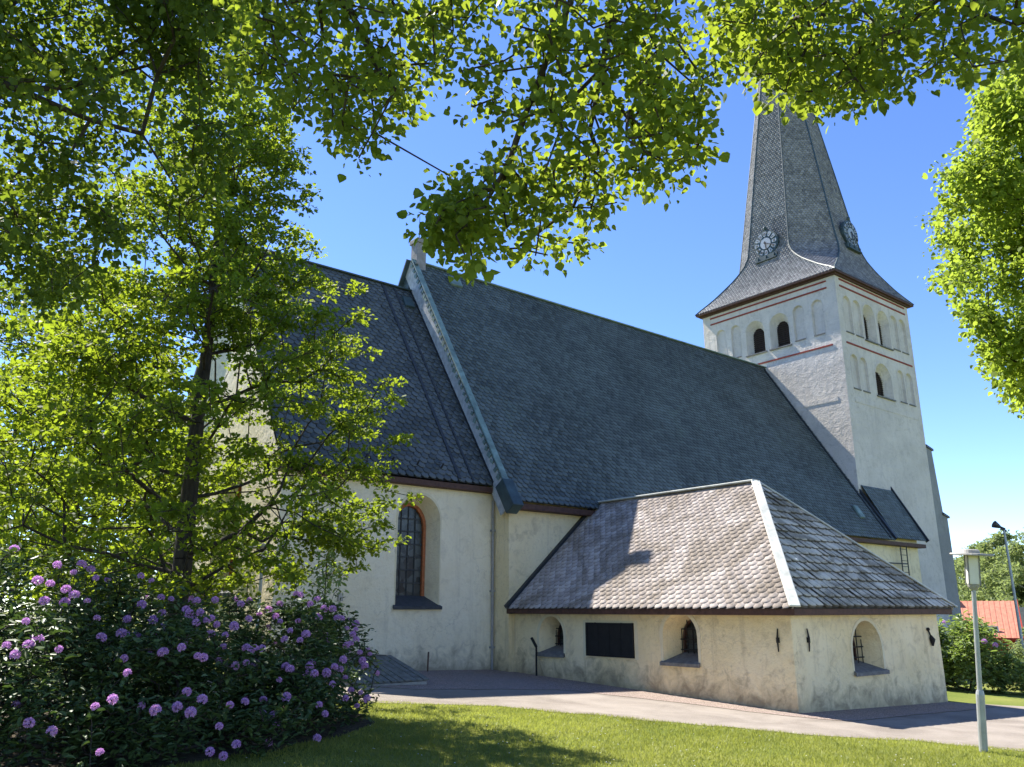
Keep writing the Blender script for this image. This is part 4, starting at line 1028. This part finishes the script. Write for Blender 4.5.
# rhododendrons
FL = None
def flower_mesh():
    V = []; Fq = []; tone = []
    for k in range(20):
        z = 1 - (k + .5) / 20 * 1.55; a = k * 2.39996; s_ = math.sqrt(max(0, 1 - z * z)); d = np.array([s_ * math.cos(a), s_ * math.sin(a), z])
        x = np.cross(d, [.3, .5, .8]); x /= np.linalg.norm(x); y = np.cross(d, x); c = d * .55
        for p in range(5):
            b0, b1, bm = [2 * math.pi * (p + o_) / 5 for o_ in (-.42, .42, 0)]
            def q(b, r, h): return c + d * h + (x * math.cos(b) + y * math.sin(b)) * r
            i0 = len(V); V += [c - d * .1, q(b0, .24, .24), q(bm, .40, .30 + random.uniform(-.05, .05)), q(b1, .24, .24)]; Fq.append((i0, i0 + 1, i0 + 2, i0 + 3)); tone.append(random.uniform(.1, .9))
    return np.array(V), np.array(Fq), np.array(tone)
def rhodo(label, blobs, n_cl, per, flowers, mat, lsize=.13, spread=.17, seed=1, fsize=.066, group=None, name='rhododendron', thr=-.12, ns=1.5, front=None):
    """blobs: (centre, radii) ellipsoids resting on the ground"""
    global FL
    c0 = np.mean([b[0] for b in blobs], axis=0); base = np.array([c0[0], c0[1], gz(c0[0], c0[1])])
    t = thing(name, label, 'bush', tuple(base), group)
    cl = []; outer = []
    vol = np.array([np.prod(b[1]) ** (2 / 3) for b in blobs]); vol = vol / vol.sum()
    tries = 0
    while len(cl) < n_cl and tries < n_cl * 60:
        tries += 1
        bi = rng.choice(len(blobs), p=vol); c, r = blobs[bi]; d = rng.normal(0, 1, 3); d /= np.linalg.norm(d)
        if d[2] < -.75: continue
        k = rng.random() ** .28; lump_ = 1 + .16 * mnoise.noise((d[0] * 2.2 + seed, d[1] * 2.2 + bi, d[2] * 2.2))
        p = np.array(c) + d * np.array(r) * k * lump_
        if p[2] < gz(p[0], p[1]) + .12: continue
        if any(np.sum(((p - np.array(c2)) / np.array(r2)) ** 2) < .5 for j, (c2, r2) in enumerate(blobs) if j != bi): continue
        if nz(p, ns, seed) < thr: continue
        cl.append(p); outer.append((k, d, bi))
    cl = np.array(cl)
    stems = [base]; par = [-1]
    for c, r in blobs:
        for s_ in range(4):
            g = np.array([c[0] + rng.normal(0, .3 * r[0]), c[1] + rng.normal(0, .3 * r[1]), 0]); g[2] = gz(g[0], g[1]); stems.append(g); par.append(-1)
    A, pr_ = skeleton(stems, par, cl, .15)
    limb_mesh('stems', A, pr_, .006, .40, M_BARK, t, sides=5, rmax=.05)
    # whorls of long leaves
    n = len(cl); k = rng.poisson(per, n); idx = np.repeat(np.arange(n), k); m_ = len(idx)
    a = rng.uniform(0, 2 * np.pi, m_); el = rng.normal(.05, .35, m_)
    fw_ = np.stack([np.cos(a) * np.cos(el), np.sin(a) * np.cos(el), np.sin(el)], 1)
    pos = cl[idx] + fw_ * rng.uniform(0, .03, (m_, 1)) + rng.normal(0, spread * .6, (m_, 3))
    nr = rng.normal(0, .35, (m_, 3)); nr[:, 2] += 1
    tone = np.clip(rng.normal(.45, .25, m_), 0, 1)
    leaves('foliage', pos, fw_, nr, lsize * np.clip(rng.normal(1, .2, m_), .5, 1.5), tone, LONG, mat, t)
    # flower heads sit on the outside, mostly towards the light top and the front
    if FL is None:
        V, Fq, tn = flower_mesh(); FL = np_mesh('flower_head', V, Fq, tn, L_FLOW, t).data
        bpy.data.objects.remove(t.children[-1] if t.children[-1].data == FL else [c_ for c_ in t.children if c_.data == FL][0])
    made = 0
    spots = front or []
    cand = sorted(range(n), key=lambda i: -outer[i][0] - .25 * rng.random())
    def put(p):
        o = bpy.data.objects.new('flower_head', FL); COL.objects.link(o); o.parent = t; o.matrix_parent_inverse = t.matrix_world.inverted()
        s_ = fsize * random.uniform(.75, 1.25); o.location = p; o.scale = (s_, s_, s_ * random.uniform(.8, 1.1)); o.rotation_euler = (random.uniform(-.5, .5), random.uniform(-.5, .5), random.uniform(0, 6.28))
    def surface(px, py):
        d = ray(px, py); best = None
        for c, r in blobs:
            c = np.array(c); r = np.array(r); dd = d / r; oc = -c / r
            A_ = dd @ dd; B_ = 2 * oc @ dd; C_ = oc @ oc - 1; D_ = B_ * B_ - 4 * A_ * C_
            if D_ > 0:
                s_ = (-B_ - math.sqrt(D_)) / (2 * A_)
                if s_ > 0 and (best is None or s_ < best): best = s_
        return None if best is None else d * best
    for px, py in spots:
        p = surface(px, py)
        if p is None:
            j = int(np.argmin([np.linalg.norm(np.cross(q_, ray(px, py))) for q_ in cl])); p = cl[j]
        p = np.array(p) - ray(px, py) * random.uniform(.10, .24)
        put(tuple(p + [random.uniform(-.03, .03)] * 3)); made += 1
    for i in cand:
        if made >= flowers: break
        if outer[i][1][2] < -.1 or rng.random() < .5: continue
        put(tuple(cl[i] + outer[i][1] * .06)); made += 1
    return t
def gb(x, y, h, rx, ry, k=.38): # blob resting on ground, height h
    z = gz(x, y); return ((x, y, z + h * k), (rx, ry, h * (1 - k)))
f_left = [(7, 645), (17, 653), (25, 622), (40, 637), (55, 567), (37, 581), (43, 602), (73, 573), (52, 582), (86, 602), (72, 597), (98, 617), (90, 570), (96, 578), (80, 566), (121, 634), (118, 660), (129, 617), (137, 634), (140, 577), (152, 580), (142, 604), (155, 631), (161, 629), (162, 596), (172, 598), (52, 731), (100, 752), (101, 638), (128, 672), (97, 704), (26, 647), (66, 589), (112, 700), (150, 655), (157, 708), (152, 621), (156, 641), (30, 722), (60, 648)]
f_mid = [(188, 588), (192, 594), (196, 602), (174, 594), (207, 620), (212, 617), (216, 626), (200, 613), (185, 611), (190, 612), (178, 706), (233, 628), (240, 605), (226, 634), (197, 657), (203, 658), (250, 617), (190, 714), (230, 705), (236, 745), (208, 755), (224, 755), (220, 725), (183, 596), (245, 650), (215, 600), (246, 700), (188, 690), (203, 698), (180, 650)]
f_right = [(296, 594), (300, 596), (311, 603), (316, 600), (319, 597), (325, 607), (332, 610), (337, 617), (341, 620), (347, 628), (353, 634), (356, 629), (351, 643), (346, 647), (356, 640), (360, 652), (364, 668), (363, 659), (351, 690), (361, 692), (367, 699), (327, 672), (334, 668), (343, 660), (310, 665), (315, 672), (281, 620), (290, 631), (276, 616), (284, 640), (262, 649), (269, 609), (255, 664), (278, 682), (272, 716), (275, 727), (263, 713), (262, 702), (300, 640), (306, 634), (320, 703), (325, 714), (345, 700), (357, 706), (340, 735), (318, 736), (270, 740), (290, 668), (244, 623), (250, 630)]
rhodo('large dark rhododendron with lilac flowers at the left edge of the lawn', [gb(.2, 13.0, 2.55, 1.9, 1.7), gb(2.0, 13.1, 2.5, 1.5, 1.5), gb(3.5, 14.1, 2.4, 1.2, 1.2), gb(-1.8, 13.0, 2.5, 1.7, 1.6), gb(1.8, 11.8, 1.7, 1.3, 1.0), gb(.3, 11.4, 1.5, 1.2, .9), gb(2.6, 11.0, 1.15, .9, .6)], 1750, 15, 85, L_RHO, seed=61, front=f_left, spread=.2, lsize=.115, thr=-.04, group='rhododendrons in front of the chancel')
rhodo('lilac flowering rhododendron between the large dark one and the round one', [gb(4.5, 13.3, 2.05, 1.15, 1.2), gb(3.6, 12.1, 1.75, 1.1, 1.0), gb(5.3, 14.7, 2.05, 1.0, 1.1), gb(4.7, 11.8, 1.3, .8, .8), gb(3.7, 11.2, 1.1, .8, .6)], 900, 13, 60, L_RHO, seed=67, front=f_mid, spread=.18, lsize=.11, thr=-.05, group='rhododendrons in front of the chancel')
rhodo('round rhododendron with lilac flower heads at the right end, beside the cellar hatch', [gb(6.75, 14.4, 2.2, 1.05, 1.15), gb(6.0, 13.2, 1.75, .95, 1.0), gb(7.35, 14.2, 1.45, .7, .85), gb(5.6, 12.3, 1.1, .7, .7)], 760, 13, 80, L_RHO, seed=71, front=f_right, spread=.16, lsize=.11, thr=-.08, group='rhododendrons in front of the chancel')
bb = at(975, 655, 33); bb[2] = gz(bb[0], bb[1])
def gb2(p, dx, h, rx, k=.45): x, y = p[0] + rv[0] * dx, p[1] + rv[1] * dx; return gb(x, y, h, rx, rx, k)
rhodo('bright green rhododendron with few lilac flowers beyond the path behind the sacristy', [gb2(bb, -.3, 2.35, 1.3), gb2(bb, .9, 1.15, .8), gb2(bb, -1.5, 2.3, 1.1)], 620, 18, 4, L_RHO2, seed=81, front=[(944, 622), (984, 641), (996, 646)], lsize=.17, spread=.2, fsize=.085)
bb2 = at(1026, 655, 37); bb2[2] = gz(bb2[0], bb2[1])
rhodo('pale green shrub at the right edge behind the lamp post', [gb2(bb2, .35, 1.7, .95), gb2(bb2, 1.6, 2.3, 1.1)], 300, 15, 0, L_BIR, seed=83, lsize=.15, spread=.2, name='shrub')
# slender sapling standing up between the bushes
sb_ = at(322, 640, 16.0)
t = envelope_tree('slender sapling rising behind the round rhododendron', (sb_[0], sb_[1], gz(sb_[0], sb_[1])), 2.9, [(.3, .3), (.6, .42), (.85, .35), (1, .1)], 60, 14, .16, .10, LONG, L_RHO2, M_BARK, .03, name='sapling', thr=-.6, limbs=4, r_tip=.004, first=.3, kink=.03)

# ------------------------------------------------------------------ grass blades
def edge_side(x, y): # True on the lawn side of the path edge
    return in_poly(x, y, LAWN_POLY)
LAWN_POLY = wobble([(x + .07, y + .04) for x, y in LAWN_EDGE], .15, .13, False, 2) + [(24, -6), (0, -6), (-4, 8), (-4, 20)]
N = 170000
ang = rng.uniform(YAW - R(34), YAW + R(30), N * 2); dist = np.sqrt(rng.uniform(7.5 ** 2, 21 ** 2, N * 2)); X = np.cos(ang) * dist; Y = np.sin(ang) * dist
LP = np.array(LAWN_POLY); ins = np.zeros(len(X), bool)
for i in range(len(LP)):
    x0, y0 = LP[i]; x1, y1 = LP[i - 1]; cnd = (y0 > Y) != (y1 > Y)
    with np.errstate(divide='ignore', invalid='ignore'): xi = (x1 - x0) * (Y - y0) / (y1 - y0) + x0
    ins ^= cnd & (X < xi)
bed = np.array(litter); ib = np.zeros(len(X), bool)
for i in range(len(bed)):
    x0, y0 = bed[i]; x1, y1 = bed[i - 1]; cnd = (y0 > Y) != (y1 > Y)
    with np.errstate(divide='ignore', invalid='ignore'): xi = (x1 - x0) * (Y - y0) / (y1 - y0) + x0
    ib ^= cnd & (X < xi)
ok = ins & ~ib; X, Y = X[ok][:N], Y[ok][:N]; n = len(X)
hgt = np.array([.5 + .5 * mnoise.noise((x * .9, y * .9, 2)) for x, y in zip(X, Y)]); patch = np.array([mnoise.noise((x * .35, y * .35, 7)) + .6 * mnoise.noise((x * 1.7, y * 1.7, 3)) for x, y in zip(X, Y)])
bh = rng.uniform(.03, .065, n) * (.7 + .6 * hgt); ba = rng.uniform(0, 2 * np.pi, n); ln = rng.normal(0, .5, (n, 2)) * bh[:, None]
b0 = np.stack([X, Y, -2.107 - .031 * X + .0324 * Y - .005], 1); sd = np.stack([np.cos(ba), np.sin(ba), np.zeros(n)], 1) * .006
tip = b0 + np.stack([ln[:, 0], ln[:, 1], bh], 1)
V = np.stack([b0 - sd, b0 + sd, tip], 1).reshape(-1, 3); Fg = np.arange(3 * n).reshape(-1, 3)
g = np_mesh('grass', V, Fg, np.clip(.45 + .7 * patch + rng.normal(0, .25, n), 0, 1), L_GRASS); g['kind'] = 'stuff'
# daisies scattered in the lawn
n = 260; k = rng.choice(len(X), n); V = []; Fd = []
for i in k:
    c = np.array([X[i], Y[i], gz(X[i], Y[i]) + .055]); i0 = len(V)
    V += [c + np.array([math.cos(a), math.sin(a), .3 * math.sin(a * 2)]) * .011 for a in np.linspace(0, 2 * np.pi, 6, endpoint=False)]; Fd.append(tuple(range(i0, i0 + 6)))
o = MB().add(V, Fd).build('daisies', M_WHITE); o['kind'] = 'stuff'
